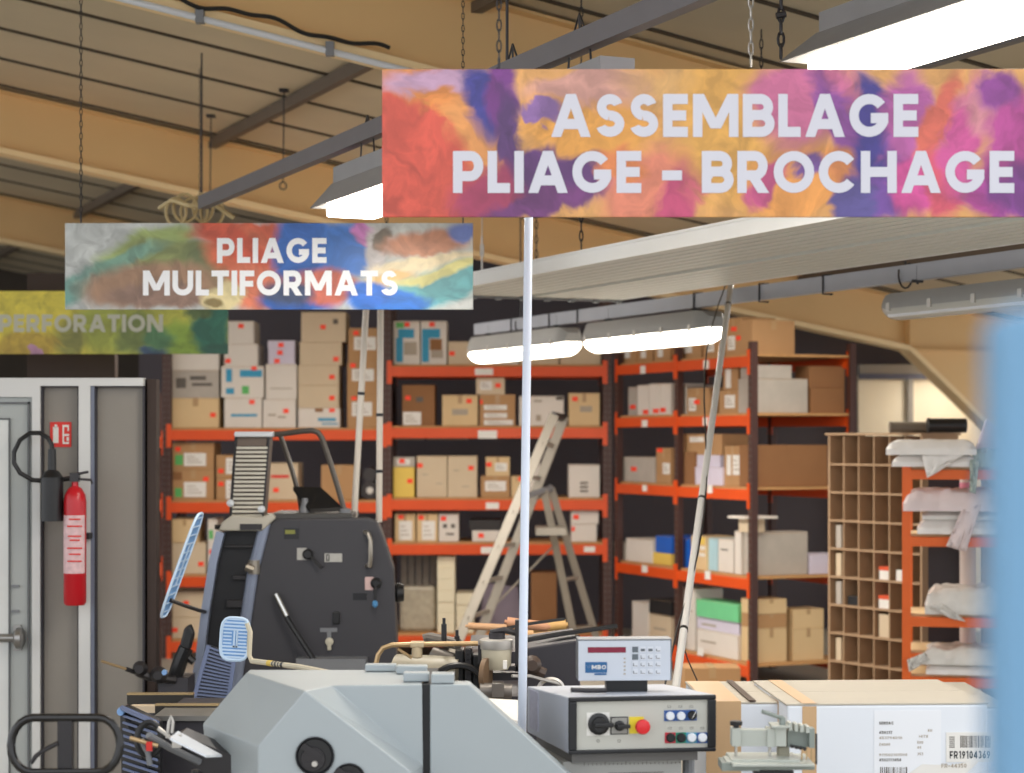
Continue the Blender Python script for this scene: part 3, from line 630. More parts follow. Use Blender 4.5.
top_left = [
 (172,398,219,429,T_,[('s',213,415)],'tan carton with red sticker, lowest of the leftmost stack on the left bay top'),
 (170,370,219,398,G_,[('k',176,378,186,388),('k',190,376,206,380),('k',192,383,212,386)],'grey carton with scribbles, second up in the leftmost stack'),
 (170,345,219,369.5,W_,[],'white carton partly behind the yellow green sign, leftmost stack'),
 (224,397.5,262,429,W_,[('b',231,414,257,416.5),('s',252,402)],'white carton with a blue stripe across its front and red sticker'),
 (221,366,264,397,W_,[('b',226,369,232,382),('b',226,388,234,394),('b',240,370,262,377),('g',242,386,249,394),('s',254,368)],'white carton printed with blue text and green spot'),
 (224,344,258,365.5,W_,[('s',228,361)],'white carton above the blue printed one, sticker at lower left','',),
 (228,321,254,343.5,W_,[('s',241,326)],'small white carton topmost in the second stack of the left bay'),
 (262.8,399,296,429,W_,[('s',286,411),('f',268,414,276,416),('f',278,416,286,418)],'white open carton with flaps, lowest of the third stack',.4),
 (265.5,364,297,395,W_,[('f',270,388,292,389)],'plain off-white carton under the small lilac boxes'),
 (268,356,295,363.6,M_LILAC,[('s',277,361)],'flat lilac ream box, lowest of three on the third stack'),
 (268,348.3,295,355.6,M_LILAC,[('s',280,352.6)],'flat lilac ream box, middle of three on the third stack'),
 (267.5,340.5,295,348,M_LILAC,[('s',281,345)],'flat lilac ream box, top of three on the third stack'),
 (298,408,340,429,W_,[('s',332,410),('b',318,418,336,421),('b',322,423,338,424.5),('d',315,407.5,323,412)],'white carton with blue print, lowest of the tall fourth stack'),
 (298,385,339,407.5,C_,[('s',332,398)],'cream carton with scribbles, second up in the tall fourth stack'),
 (298,365,339,384.6,C_,[('s',332,377)],'cream carton, third up in the tall fourth stack'),
 (299.5,342,342,364.6,C_,[('s',336,359)],'cream carton, fourth up in the tall fourth stack'),
 (301,312,346,341.6,C_,[('s',323,327),('k',333,319,338,324)],'large cream carton with dark square, topmost of the tall fourth stack'),
 (347,396,379,429,K_,[('s',354,398),('l',352,402,372,416)],'kraft carton with white label, lowest of the stack behind the two thin poles'),
 (347,362,379,395.6,K_,[('s',353,365.5),('l',352,369,374,381)],'kraft carton with white label, middle of the stack behind the two thin poles'),
 (348,328,379,361.6,K_,[('s',356,333),('l',354,337,376,350)],'kraft carton with white label, top of the stack behind the two thin poles')]
def rows(face, rk, shelves, L, grp):
    for r in L:
        r = tuple(q for q in r if q != '')
        dep = .42; opt = ''
        for q in r[7:]:
            if isinstance(q, str): opt = q
            else: dep = q
        carton(face, rk, shelves, r[:7]+(dep, opt), grp)
rows(RK1, 'a', S1_, top_left, 'cartons on the top shelf of the left bay')
sec_left = [
 (172.5,470,214,502,K_,[('s',206,479),('g',175,488,182,497),('l',184,482,206,497),('d',172,472,182,480)],'kraft carton with green mark and brown tape, lower left on second shelf'),
 (172.5,442.5,214,469.6,K_,[('s',178,449),('g',175,455,183,465),('l',184,453,206,466)],'kraft carton with green mark and white label under the top left beam'),
 (216,478,262,502,K_,[('l',226,480,248,499),('s',221,484)],'kraft carton behind the slatted feeder, lower of two'),
 (216,455,262,477.6,K_,[('l',226,458,248,474),('s',221,471)],'kraft carton behind the slatted feeder, upper of two'),
 (268,463,298,502,C_,[('r',271,475,289,478),('s',276,490)],'cream carton with red stripe beside the slatted feeder'),
 (321,465,357,502,K_,[],'plain kraft carton under the tubular arch')]
rows(RK1, 'a2', S1_, sec_left, 'cartons on the second shelf of the left bay')
m = MB(); q0 = RK1.w(RK1.tz(369, 0, .1)[0], .2, S1_[1]+.02+.075)
m.lathe(q0-Z*.0+RK1.ey*0, [(.075, 0), (.075, .5)], (0, 1, 0), 18); m.cur = 1; m.lathe(q0-Vector((0, .004, 0)), [(.03, 0), (.03, .01)], (0, 1, 0), 14)
m.cur = 0; m.lathe(q0+Z*.13, [(.06, 0), (.06, .4)], (0, 1, 0), 18)
tag(m.build('dark_roll', [mat('dark_film', (64, 58, 58), .35), M_TAG], smooth=True), 'dark film rolls stacked beside the plain kraft carton', 'roll')
third_left = [
 (171,542.5,206,577,C_,[('s',201,564)],'cream carton with red sticker at right under the third left beam'),
 (171,519,198,542,T_,[],'tan carton on the third shelf of the left bay, upper left'),
 (207.5,519,217,577,W_,[('g',209,530,213,539),('s',212,552)],'tall narrow white carton with green mark'),
 (172,617,202,641,C_,[('s',175,630)],'cream carton on the lowest left shelf, sticker at left edge'),
 (172,592,204,616.5,C_,[('s',186,603)],'cream carton upper one on the lowest left shelf'),
 (207,600,226,641,W_,[],'white carton beside the press frame on the lowest left shelf')]
rows(RK1, 'a3', S1_, third_left, 'cartons on the lower shelves of the left bay')
top_mid = [
 (393,321,420,365,W_,[('g',396,322.5,404,328),('b',398,329,414,338),('b',396,338,403,362),('f',404,342,417,355),('s',407,324.5)],'tall white carton with blue corner print, left one on the middle bay top'),
 (420.6,321,447,365,W_,[('b',422,329,440,338),('b',422,338,429,362),('d',430,339,442,350),('f',431,350,443,358),('s',432,324.5)],'tall white carton with blue print and brown picture, middle bay top'),
 (448,341.5,479,365,C_,[('s',452,353.5)],'long cream carton left of the lit lamp on the top shelf'),
 (480,346,519,365,W_,[],'white carton directly behind the left lit lamp'),
 (520,344,559,365,C_,[],'cream carton behind the tall white pole on the top shelf'),
 (560,340,601,365,C_,[],'large cream carton at the right end of the middle bay top')]
rows(RK1, 'b1', S2_, top_mid, 'cartons on the top shelf of the middle bay')
sec_mid = [
 (402,385,435,426.6,D_,[('s',408,398),('l',403,412,421,425),('k',416,397,423,402)],'brown carton with white label at bottom left, second shelf middle bay'),
 (442,395,478,426.6,T_,[('s',469,401),('f',452,409,468,415)],'tan carton with faded print on the second shelf'),
 (479.5,394.5,515.5,426.6,K_,[('s',480,402),('l',484,405,507,410),('l',484,413,507,418),('l',484,420,513,425)],'kraft carton with three white paper bands'),
 (476,377.5,505,394,C_,[('s',498,385.5),('l',480,381,492,390)],'small cream carton sitting on the tan and kraft cartons'),
 (519,396,564,426.6,W_,[('s',527,401),('f',534,400,542,402),('k',556,396.5,563,400),('f',536,415,541,421)],'wide white carton behind the ladder top'),
 (568.6,393,600,426.6,T_,[('s',575,399),('f',580,406,592,412)],'tan carton right of the ladder top on the second shelf')]
rows(RK1, 'b2', S2_, sec_mid, 'cartons on the second shelf of the middle bay')
third_mid = [
 (393,467,414.5,499,M_YEL,[('s',410,481)],'yellow carton with red sticker at left of middle bay'),
 (393,457,415,466.7,G_,[('l',397,459,410,465),('s',402,461)],'flat grey box lying on the yellow carton'),
 (416.7,456,447.3,499,C_,[('s',420,465.5),('f',422,474,428,475),('f',436,483,442,484)],'tall cream marbled carton, left of a pair'),
 (447.7,456,477.4,499,C_,[('s',471,468),('f',453,470,459,471),('f',462,486,470,487)],'tall cream marbled carton, right of a pair'),
 (395,440,424,457,G_,[],'grey carton at the back behind the yellow carton','B'),
 (426.5,440,468,457,G_,[],'long grey carton at the back above the cream pair','B'),
 (480.6,476,510,499,K_,[('l',485,481,506,491)],'kraft carton with wide label below the small stickered one'),
 (485.5,457,510,475.6,T_,[('s',489,464.5),('l',495,463,507,471)],'small tan carton stacked on a kraft carton left of the tall pole'),
 (511,476,522,499,T_,[('s',521,479)],'narrow tan carton beside the tall pole'),
 (523,458,540,499,W_,[],'white carton between the tall pole and the ladder rail'),
 (568.6,464.7,600,499,W_,[('k',580,482,588,484),('k',580,486,588,488),('k',580,490,588,492)],'off-white carton with striped mark right of the ladder')]
rows(RK1, 'b3', S2_, third_mid, 'cartons on the third shelf of the middle bay')
four_mid = [
 (394.6,513.6,415.5,543,T_,[('s',401,517),('l',399,521,412,540)],'tan carton with white label, leftmost of three on the fourth shelf'),
 (416.6,513.6,437.8,543,T_,[('s',421,517.5),('l',422,521,435,540)],'tan carton with white label, middle of three on the fourth shelf'),
 (438.6,513.6,459,543,W_,[('s',443.5,518.5),('k',443,524,447,528),('k',451,524,455,528),('k',446,533,454,535)],'white carton, rightmost of three on the fourth shelf'),
 (472,530.5,499.4,543,W_,[('s',481,535.5)],'low white box with one sticker in the middle of the fourth shelf'),
 (469,520,501,530,mat('black_box',(38,34,34),.5),[],'flat black box resting on the low white box'),
 (571,524,597,543,W_,[('s',572,529)],'white carton at right end of the fourth shelf, lower of two'),
 (571,510.5,599,523.6,W_,[('s',576,517)],'white carton at right end of the fourth shelf, upper of two')]
rows(RK1, 'b4', S2_, four_mid, 'cartons on the fourth shelf of the middle bay')
low_mid = []
M_BLK = mat('cream_paper_block', (228, 218, 190), .8, var=.04)
yy = 636
for i in range(7):
    low_mid.append((437,yy-11.2,455,yy,M_BLK,[],'cream paper block in the taller column, %s' % ('at its foot','second from the foot','third from the foot','at middle height','third from the top','second from the top','topmost')[i])); yy -= 11.4
yy = 636
for i in range(4):
    low_mid.append((456,yy-10.4,474,yy,M_BLK,[],'cream paper block in the shorter column, %s' % ('at its foot','second up','third up','topmost')[i])); yy -= 10.6
low_mid += [(531,573,557,636,D_,[],'tall dark kraft carton standing on the lowest shelf behind the ladder')]
rows(RK1, 'b5', S2_, low_mid, 'blocks and cartons on the lowest shelf of the middle bay')
m = MB(); p = RK1.w(RK1.tz(398, 0)[0], .2, S2_[4]+.02); m.obox(p, Vector((.31, 0, 0)), Vector((0, .4, 0)), Z*.38)
o = m.build('wrapped_bundle', mat('cloudy_shrink_film', (176, 166, 146), .25, var=.3, scale=22, bump=.5), bevel=.03); tag(o, 'lumpy film-wrapped bundle left of the cream block columns', 'bundle')
m = MB(); 
for k in range(5): m.obox(p+Vector((.01+.062*k, .1, .381)), Vector((.05, 0, 0)), Vector((0, .1, 0)), Z*.26)
o = m.build('film_sleeves', mat('clear_grey_film', (120, 112, 104), .2, var=.25, scale=14)); tag(o, 'dull grey film sleeves standing on the wrapped bundle', 'film')
m = MB(); m.prism([RK1.w(RK1.tz(x, 0)[0], .35, S2_[4]+.02+dz) for x, dz in ((478, 0), (522, 0), (518, .36), (484, .40))], (0, .02, 0))
o = m.build('leaning_board', mat('lilac_grey_board', (132, 122, 136), .7), bevel=.002); tag(o, 'lilac grey board standing behind the ladder on the lowest shelf', 'board')

# right-hand rack, seen at an angle
d0 = P(612, 0, 16.7); d1 = P(752, 0, 14.6)
RK2 = Face(609, 16.75, (d1.x-d0.x, d1.y-d0.y, 0))
pr = [RK2.tz(x, 0)[0] for x in (616, 676, 750)]
LZ = [zat(366, 16.7), zat(418, 16.7), zat(483.5, 16.7), zat(562, 16.7), zat(640, 16.6)]
RACK2 = rack(RK2, pr, [LZ, LZ], .9, 2.55, 'orange rack standing at an angle right of the leaning pole', bh=.078, brace=False, pw=.052)
S3_ = [z+.0005 for z in LZ]
END = Face(752, 14.62, RK2.ey)        # the open end of that rack
END.o = RK2.w(pr[2]+.0, 0, 0)
ra = [
 (621,345,636,364,K_,[('l',625,351,630,358)],'kraft carton with label, leftmost on the angled rack top',.3),
 (637,345,653,364,K_,[('l',641,351,646,358)],'kraft carton with label, second on the angled rack top',.3),
 (654,344,670,363,K_,[('l',658,349,663,357)],'kraft carton with label, third on the angled rack top beside the middle post',.3),
 (681,342,701,361,K_,[('l',684,345,692,353)],'kraft carton with label behind the right end of the lit lamp',.3),
 (703,321,723,359,K_,[('s',716,326),('l',707,338,714,352)],'kraft carton with label just right of the leaning pole top',.3),
 (725,318,741,357,K_,[('s',734,329),('l',728,336,735,350),('s',739,338)],'tall kraft carton with orange stickers at the right of the angled rack top',.3),
 (628,387,636.5,415,G_,[('s',633,407)],'grey binder box, leftmost of four on the angled rack',.3),
 (637,385,648.5,415,W_,[('s',646,412)],'white binder box, second of four on the angled rack',.3),
 (649,383.5,659.5,415,W_,[('s',656,411)],'white binder box, third of four on the angled rack',.3),
 (660,383.5,671,415,W_,[('s',663,410)],'white binder box, fourth beside the middle post',.3),
 (679,385,686,414,G_,[],'pale grey box right of the middle post',.3),
 (686.5,388,709,413.5,K_,[('l',689,398,696,411),('s',697,402)],'kraft carton with small label left of the leaning pole',.3),
 (719,390,739,412.5,K_,[('l',725,395,735,408)],'orange-brown carton with square white label, second shelf of angled rack',.3),
 (723,367,738,389.6,K_,[('l',726,369,731,388)],'kraft carton with tall label stacked on the orange-brown one',.3),
 (620,457,655,482,G_,[('s',634,469)],'long grey carton with a red mark, third shelf of angled rack',.3),
 (656,448,671,482,K_,[('s',660,450),('l',663,463,670,474)],'kraft carton with label beside the middle post, third shelf',.3),
 (681,452,694,483,D_,[],'dark brown carton behind the leaning pole, third shelf',.25),
 (695,467,722,483,M_LILAC,[],'lilac white ream box crossing behind the pole, lower of two',.25),
 (695,455,720,466.6,M_LILAC,[],'lilac white ream box, upper of two behind the pole',.25),
 (683,434,722,454,K_,[('l',690,437,704,442)],'crumpled kraft parcel on top of the ream boxes',.25),
 (724,446,741,483,K_,[('l',727,455,731,475),('l',733,455,741,475)],'kraft carton with two tall labels near the rack end, third shelf',.2),
 (613,542,625,559,G_,[],'grey paper pile at the far left of the fourth shelf',.3),
 (626,539,652,560,W_,[],'white paper pile on the fourth shelf of angled rack',.3),
 (653,553,671,562,M_YEL,[],'yellow box under the bright blue one',.3),
 (655.5,536,672,552.7,mat('bright_blue_box', (14, 92, 190), .5),[],'bright blue box on the fourth shelf',.3),
 (680,538,690,563,mat('bright_blue_box', (14, 92, 190)),[],'bright blue box just right of the middle post',.3),
 (691,536,706,566,M_TAN,[('y',692,537,705,544),('l',692,546,705,549),('l',692,553,705,556)],'yellow and tan pile of forms by the leaning pole',.25),
 (707,538,717.5,568,mat('pale_blue_card', (170, 204, 214), .7),[],'pale blue upright file, fourth shelf',.25),
 (718,539,733.5,569,W_,[('k',721,549,728,550.5)],'white upright file with a small dark title',.22),
 (734.5,531,741,569,W_,[],'white upright file at the very end of the fourth shelf',.2),
 (632,602,648,636,W_,[],'white carton at the left of the lowest visible shelf',.25),
 (649,614,671,639,C_,[('f',654,628,666,630)],'cream pile of paper left of the middle post, lowest shelf',.25),
 (649,600,671,613.5,mat('black_cloth', (26, 24, 26), .9),[],'black folded cloth lying on the cream pile',.25),
 (681,588,695,643,W_,[('f',683,610,693,611)],'tall white pile of paper behind the leaning pole foot',.25),
 (697,632,738,648,W_,[('f',701,641,716,643)],'white ream stack, lowest under the green one',.2),
 (697,619,739,631.6,M_LILAC,[('f',702,624,716,626)],'lilac ream stack directly under the green paper',.2),
 (696,602,738,618.6,mat('light_green_paper', (112, 200, 142), .7),[],'bright light green paper stack',.2)]
rows(RK2, 'c', S3_, ra, 'cartons on the angled rack')
re = [
 (752.5,320,795,353,K_,[],'large kraft carton on top of the angled rack end',.22),
 (753,378.5,808,412,G_,[],'large plain white box on the end of the angled rack',.22),
 (811,388,845,413,D_,[],'kraft carton right of the large white box',.22),
 (809,366,845,387.6,D_,[],'dark kraft carton above right of the large white box',.2),
 (754,365,792,378,G_,[],'grey lidded box on top of the large white box',.2),
 (754,445,828,481,D_,[],'long brown carton with centre seam on the rack end',.22),
 (755,532,808,570,G_,[],'large pale grey box on the rack end below the long brown carton',.22),
 (810,554,840,570,M_LILAC,[],'lilac paper pile right of the pale grey box',.22)]
for i, yb in enumerate((647, 627, 613)):
    re.append((756,(628,614,599)[i],787,yb,K_ if i % 2 else T_,[],'brown kraft pad in the left pile on the rack end, %s' % ('lowest','middle','top')[i],.22))
for i, yb in enumerate((647, 627)):
    re.append((793,(628,609)[i],824,yb,T_,[],'brown kraft pad in the right pile on the rack end, %s' % ('lower','upper')[i],.22))
rows(END, 'd', S3_, re, 'boxes on the end of the angled rack')
m = MB(); t0, z0 = END.tz(741, 521, -.0); 
q = BOXES['d'][6][2] if len(BOXES['d']) > 6 else 1.1
m.obox(END.w(.02, .06, q+.002), END.ex*.14, END.ey*.14, Z*.10); m.cur = 1; m.obox(END.w(-.04, .02, q+.103), END.ex*.29, END.ey*.24, Z*.018)
tag(m.build('lidded_tray', [M_CREAM, M_WHITE], bevel=.003), 'cream tray with overhanging white lid on the pale grey box', 'tray')
FB = Face(684, 13.7, (1, 0, 0)); rows(FB, 'e', [-.0187], [(684,668,741,701,K_,[],'kraft carton standing on the floor in front of the angled rack',.3)], None)
for fc, rk_, tags in ((RK1, RACK1, ((475, 368.5, 493, 375), (478, 430.5, 497, 438.5), (486, 502.5, 499, 509), (481, 547, 497, 553.5), (584, 546.5, 595, 552))), (RK2, RACK2, ((641, 366, 646, 374), (704, 360.5, 709.5, 369), (642.5, 420, 648, 427), (703.5, 417.5, 708.5, 425.5), (643, 485, 647.5, 491), (708, 485, 713, 493), (642.5, 565, 648, 572), (705.5, 570.5, 711, 579), (698, 647, 704, 655)))):
    for x0, y0, x1, y1 in tags:
        a = fc.tz(x0, y1); b = fc.tz(x1, y0); m = MB(); m.obox(fc.w(a[0], -.0065, a[1]), fc.ex*(b[0]-a[0]), fc.ey*.002, Z*(fc.tz(x1, y0)[1]-fc.tz(x1, y1)[1])); m.build('beam_tag', M_TAG, rk_)
# dim side rack at the left, behind the cabin corner
rack(Face(149, 13.3, (-.39, 2.7, 0)), [0.05, 1.35, 2.7], [[zat(y, 14) for y in (437, 508, 580)]]*2, .5, 2.2, 'dim brown rack just right of the cabin, seen edge on')

M_LAD = mat('ladder_aluminium', (150, 143, 132), .5, .25, var=.08)
# ------------------------------------------------------------------ step ladder
t = thing('step_ladder', (-.2, 15, 0), 'folding aluminium step ladder standing in front of the racking', 'ladder')
def flo(x0, y0, Y0, x1, y1, Y1):
    a = P(x0, y0, Y0); b = P(x1, y1, Y1); k = (a.z)/(a.z-b.z); return a, a+(b-a)*k
railpts = [flo(553, 418, 15.5, 461, 635, 14.9), flo(563, 420, 15.8, 486, 620, 15.6)]
rear = [flo(544, 490, 15.6, 574, 635, 16.0), flo(551, 488, 15.9, 597, 640, 16.2)]
def bar(mb, a, b, w, d):
    a, b = Vector(a), Vector(b); tt = (b-a).normalized(); s = tt.cross(Vector((0,1,0))).normalized(); f = tt.cross(s).normalized()
    mb.obox(a-s*w/2-f*d/2, s*w, f*d, b-a)
for a, b in railpts: m = MB(); bar(m, a+(a-b).normalized()*.03, b+(a-b).normalized()*.02, .075, .03); m.build('side_rail', M_LAD, t, bevel=.006)
for a, b in rear: m = MB(); bar(m, a, b+(a-b).normalized()*.02, .06, .028); m.build('rear_leg', M_LAD, t, bevel=.006)
for i in range(7):
    f = .1+.13*i; p = railpts[0][0].lerp(railpts[0][1], f); q = railpts[1][0].lerp(railpts[1][1], f)
    m = MB(); d = q-p; m.obox(p+Vector((0, -.03, -.015)), d, (0, .09, 0), Z*.03); m.build('tread', M_LAD, t)
for f in (.22, .5, .78):
    p = rear[0][0].lerp(rear[0][1], f); q = rear[1][0].lerp(rear[1][1], f); m = MB(); m.tube([p, q], .016, 8); m.build('cross_bar', M_LAD, t)
p = P(519, 496, 15.5); q = P(552, 494, 15.85)
m = MB(); m.box((P(536, 0, 15.5).x, 15.45, P(0, 535, 15.5).z), (P(566, 0, 15.5).x, 15.95, P(0, 528, 15.5).z)); m.build('brace_platform', M_LAD, t)
m = MB(); m.tube([railpts[1][0].lerp(railpts[1][1], .31), rear[1][0]], .03, 8); m.tube([railpts[0][0].lerp(railpts[0][1], .31), rear[0][0]], .025, 8); m.build('hinge', M_GREYST, t)
m = MB(); m.tube([railpts[1][0].lerp(railpts[1][1], .75), rear[0][0].lerp(rear[0][1], .3)], .008, 6); m.build('stay_rod', M_LAD, t)
m = MB(); m.tube([railpts[0][0]+Z*.02, railpts[1][0]+Z*.02], .03, 8); m.build('top_hinge', M_DARK, t)

# ------------------------------------------------------------------ pigeonhole cabinet
PG = Face(829, 13.35, (.545, -.838, 0)); cw, chh, cd, npc, npr = .143, .187, .32, 6, 9; b0 = 1.855-npr*chh
M_MDF = mat('grey_brown_fibreboard', (168, 138, 108), .8, var=.12, scale=10); M_MDFL = mat('fibreboard_edge', (166, 136, 106), .8, var=.1); M_MDFD = mat('dark_fibreboard', (130, 100, 78), .85, var=.15)
t = thing('pigeonhole_cabinet', PG.w(cw*npc/2, .1, 0), 'tall brown pigeonhole cabinet with square compartments', 'cabinet')
m = MB(); m.obox(PG.w(0, cd-.01, b0), PG.ex*cw*npc, PG.ey*.01, Z*chh*npr); m.build('back_panel', M_MDFD, t)
for s in (0, 1): m = MB(); m.obox(PG.w(s*cw*npc-.008, 0, 0), PG.ex*.016, PG.ey*cd, Z*(1.862)); m.build('side_panel', M_MDF, t)
m = MB(); m.obox(PG.w(-.02, -.02, 1.862), PG.ex*(cw*npc+.04), PG.ey*(cd+.03), Z*.014); m.build('top_panel', M_MDFL, t)
m = MB(); m.obox(PG.w(0, .02, 0), PG.ex*cw*npc, PG.ey*(cd-.03), Z*(b0-.01)); m.build('plinth', M_MDF, t)
for i in range(npr): m = MB(); m.obox(PG.w(.008, -.004, b0+i*chh-.006), PG.ex*(cw*npc-.016), PG.ey*(cd-.01), Z*.012); m.build('shelf', M_MDFL, t)
for j in range(1, npc): m = MB(); m.obox(PG.w(j*cw-.005, 0, b0), PG.ex*.01, PG.ey*(cd-.012), Z*chh*npr); m.build('divider', M_MDF, t)
def pigeon(col, row, w, h, mts, lab, nm='small_box', cat='box', d=.1, split=None):
    z = 1.855-(row+1)*chh+.0065; x = cw*col+(cw-w)/2; m = MB(); m.obox(PG.w(x, .02, z), PG.ex*w, PG.ey*d, Z*h*(split or 1))
    if split: m.cur = 1; m.obox(PG.w(x-.002, .018, z+h*split), PG.ex*(w+.004), PG.ey*(d+.004), Z*h*(1-split))
    tag(m.build(nm, mts, bevel=.002), lab, cat)
M_LID = mat('orange_red_lid', (214, 82, 40), .5)
pigeon(3, 4, .085, .085, [M_TAG, M_LID], 'small white tub with orange lid, upper of two in the pigeonholes', 'small_tub', 'tub', .08, .7)
pigeon(3, 5, .095, .085, [M_TAG, M_LID], 'small white tub with orange lid, lower of two in the pigeonholes', 'small_tub', 'tub', .08, .7)
pigeon(3, 6, .09, .15, M_CREAM, 'cream block of cards below the orange lidded tubs')
pigeon(4, 4, .06, .07, M_TAG, 'small white box one compartment right of the upper tub')
pigeon(1, 5, .11, .06, M_BLACK, 'small black box in a lower left compartment')
for r_, mt_, lb in ((3, M_GREYB, 'grey folder standing in the left pigeonhole column, upper'), (4, M_CREAM, 'cream folder standing in the left pigeonhole column'), (5, M_GREYB, 'grey folder standing in the left pigeonhole column, lower'), (7, M_CREAM, 'cream folder standing low in the left pigeonhole column')):
    pigeon(0, r_, .05, .15, mt_, lb, 'upright_folder', 'folder', .22)
for (x0, y0, x1, y1, Y, r_, lb, mt_) in ((890, 431, 935, 433, 12.7, .035, 'taupe tube lying on the pigeonhole cabinet top, front', mat('taupe_tube', (104, 94, 82), .5)), (928, 432, 966, 433, 12.5, .045, 'black plastic roll on the right of the cabinet top', M_BLACK), (908, 426, 955, 429, 12.9, .03, 'grey brown tube behind the black plastic roll', mat('taupe_tube', (104, 94, 82)))):
    a = P(x0, y0, Y); b = P(x1, y1, Y); a.z = b.z = 1.8765+r_+(.0 if r_ != .03 else .0)
    m = MB(); m.tube([a, b], r_, 14); m.tube([a-(b-a)*.01, a+(b-a)*.05], r_*1.06, 14); tag(m.build('cardboard_tube', mt_, smooth=True), lb, 'tube')

# ------------------------------------------------------------------ orange shelf with wrapped bundles
Yo = 11.6; OF = Face(902, Yo, (1, -.22, 0)); zo = lambda y: CZ-(y-HY)/F*Yo
ol = [zo(y) for y in (469, 536, 616, 676)]
M_OR2 = mat('orange_shelf_steel', (232, 104, 30), .45, var=.06)
t = thing('orange_shelf', OF.w(.3, .2, 0), 'narrow orange shelf unit loaded with white wrapped bundles at right', 'shelf')
for p in (0, .78):
    for d in (0, .5): m = MB(); m.obox(OF.w(p, d, 0), OF.ex*.05, OF.ey*.05, Z*zo(464)); m.build('upright', M_OR2, t)
for z in ol+[.6, .25]:
    for d in (-.003, .505): m = MB(); m.obox(OF.w(.05, d, z-.06), OF.ex*.73, OF.ey*.045, Z*.055); m.build('beam', M_OR2, t, bevel=.003)
    m = MB(); m.obox(OF.w(.02, .045, z-.004), OF.ex*.8, OF.ey*.46, Z*.016); m.build('shelf_board', M_TAN, t)
def bundle(x0, y0, x1, y1, d0, dep, seed, lab, mt, flap=None, amp=.02):
    t0, zt = OF.tz(x0, y0, d0); t1, zb = OF.tz(x1, y1, d0); sh = [z+.0125 for z in ol]
    zb = min(sh+[q[2] for q in BOXES.get('o', []) ], key=lambda v: abs(v-zb))
    BOXES.setdefault('o', []).append((t0, t1, zt, False))
    nx, ny = 26, 14; vs = []; fs = []
    o = Vector((seed*3.1, seed*1.7, 0))
    for side in (0, 1):
        for j in range(ny+1):
            for i in range(nx+1):
                u, v = i/nx, j/ny; e = min(u, 1-u, v, 1-v); rd = min(1, e/.12)**.5
                n_ = noise.noise(Vector((u*5, v*4, side*2))+o)+.6*noise.noise(Vector((u*13, v*9, side*3))+o)
                tt = t0+(t1-t0)*(u+.012*noise.noise(Vector((v*6, side, seed)))); dd = d0+dep*(v+.02*noise.noise(Vector((u*7, side, seed+5))))
                zz = zb+.001 if side == 0 else zb+.012+(zt-zb-.012)*(.3+.7*rd)+amp*n_*rd
                vs.append(OF.w(tt, dd, max(zz, zb+.001)))
    k = (nx+1)*(ny+1)
    for j in range(ny):
        for i in range(nx):
            a = j*(nx+1)+i; fs.append((a, a+nx+1, a+nx+2, a+1)); fs.append((k+a, k+a+1, k+a+nx+2, k+a+nx+1))
    for i in range(nx): fs.append((i, i+1, k+i+1, k+i)); a = ny*(nx+1)+i; fs.append((a+1, a, k+a, k+a+1))
    for j in range(ny): a = j*(nx+1); fs.append((a+nx+1, a, k+a, k+a+nx+1)); a += nx; fs.append((a, a+nx+1, k+a+nx+1, k+a))
    m = MB(); m.add(vs, fs); ob = m.build('wrapped_bundle', mt, smooth=True); tag(ob, lab, 'bundle', None)
    if flap:
        m = MB(); n = 8; vs = []; fs = []
        L0 = [OF.tz(x, y, -.03) for x, y in flap[0]]; L1 = [OF.tz(x, y, -.06) for x, y in flap[1]]
        for i in range(n+1):
            f = i/n
            for q in range(n+1):
                g = q/n
                def pl(L): 
                    s = g*(len(L)-1); a = min(int(s), len(L)-2); return L[a][0]+(L[a+1][0]-L[a][0])*(s-a), L[a][1]+(L[a+1][1]-L[a][1])*(s-a)
                a, b_ = pl(L0), pl(L1); vs.append(OF.w(a[0]+(b_[0]-a[0])*f, -.035-.02*f+.02*noise.noise(Vector((f*4, g*5, seed))), a[1]+(b_[1]-a[1])*f))
        for i in range(n):
            for q in range(n): a = i*(n+1)+q; fs.append((a, a+1, a+n+2, a+n+1))
        m.add(vs, fs); fo = m.build('hanging_flap', mt, ob, smooth=True); sd = fo.modifiers.new('thick', 'SOLIDIFY'); sd.thickness = .003
M_FILM = mat('white_wrapping_film', (244, 240, 236), .35, var=.05, scale=12, bump=.5); M_FILMP = mat('pinkish_wrapping_film', (226, 210, 210), .3, var=.08, scale=12, bump=.5)
M_FILMG = mat('greyish_wrapping_film', (222, 219, 213), .25, var=.15, scale=14, bump=.5)
bundle(892, 455, 978, 467, -.02, .4, 1, 'flat white wrapped bundle on the top of the orange shelf, lower of two', M_FILM, ([(922, 455), (964, 455)], [(927, 478), (938, 472)]), .006)
bundle(886, 440, 977, 454, -.05, .42, 2, 'flat white wrapped bundle on the very top with a red marking', M_FILM, None, .008)
bundle(972, 450, 1012, 467, .0, .4, 3, 'loose greenish clear wrapped bundle at the top right of the orange shelf', mat('greenish_film', (182, 190, 172), .25, var=.12, scale=14, bump=.5), ([(970, 460), (980, 458)], [(970, 492), (976, 494)]), .02)
bundle(917, 520, 1004, 534, -.01, .4, 4, 'white wrapped bundle directly on the second orange shelf', M_FILM, None, .006)
bundle(922, 511, 1002, 520, .02, .38, 5, 'greyish thin bundle in the middle of the second orange shelf pile', M_FILMG, None, .005)
bundle(903, 490, 1004, 511, -.04, .42, 6, 'crumpled pinkish bundle on top of the second orange shelf pile', M_FILMP, ([(962, 510), (982, 504)], [(946, 546), (966, 552)]), .022)
bundle(925, 588, 1004, 613, .0, .4, 7, 'white crumpled bundle on the third orange shelf', M_FILMG, ([(925, 605), (945, 603)], [(950, 618), (966, 622)]), .02)
bundle(926, 664, 1004, 674, .0, .4, 8, 'white wrapped bundle directly on the lowest orange shelf', M_FILM, None, .006)
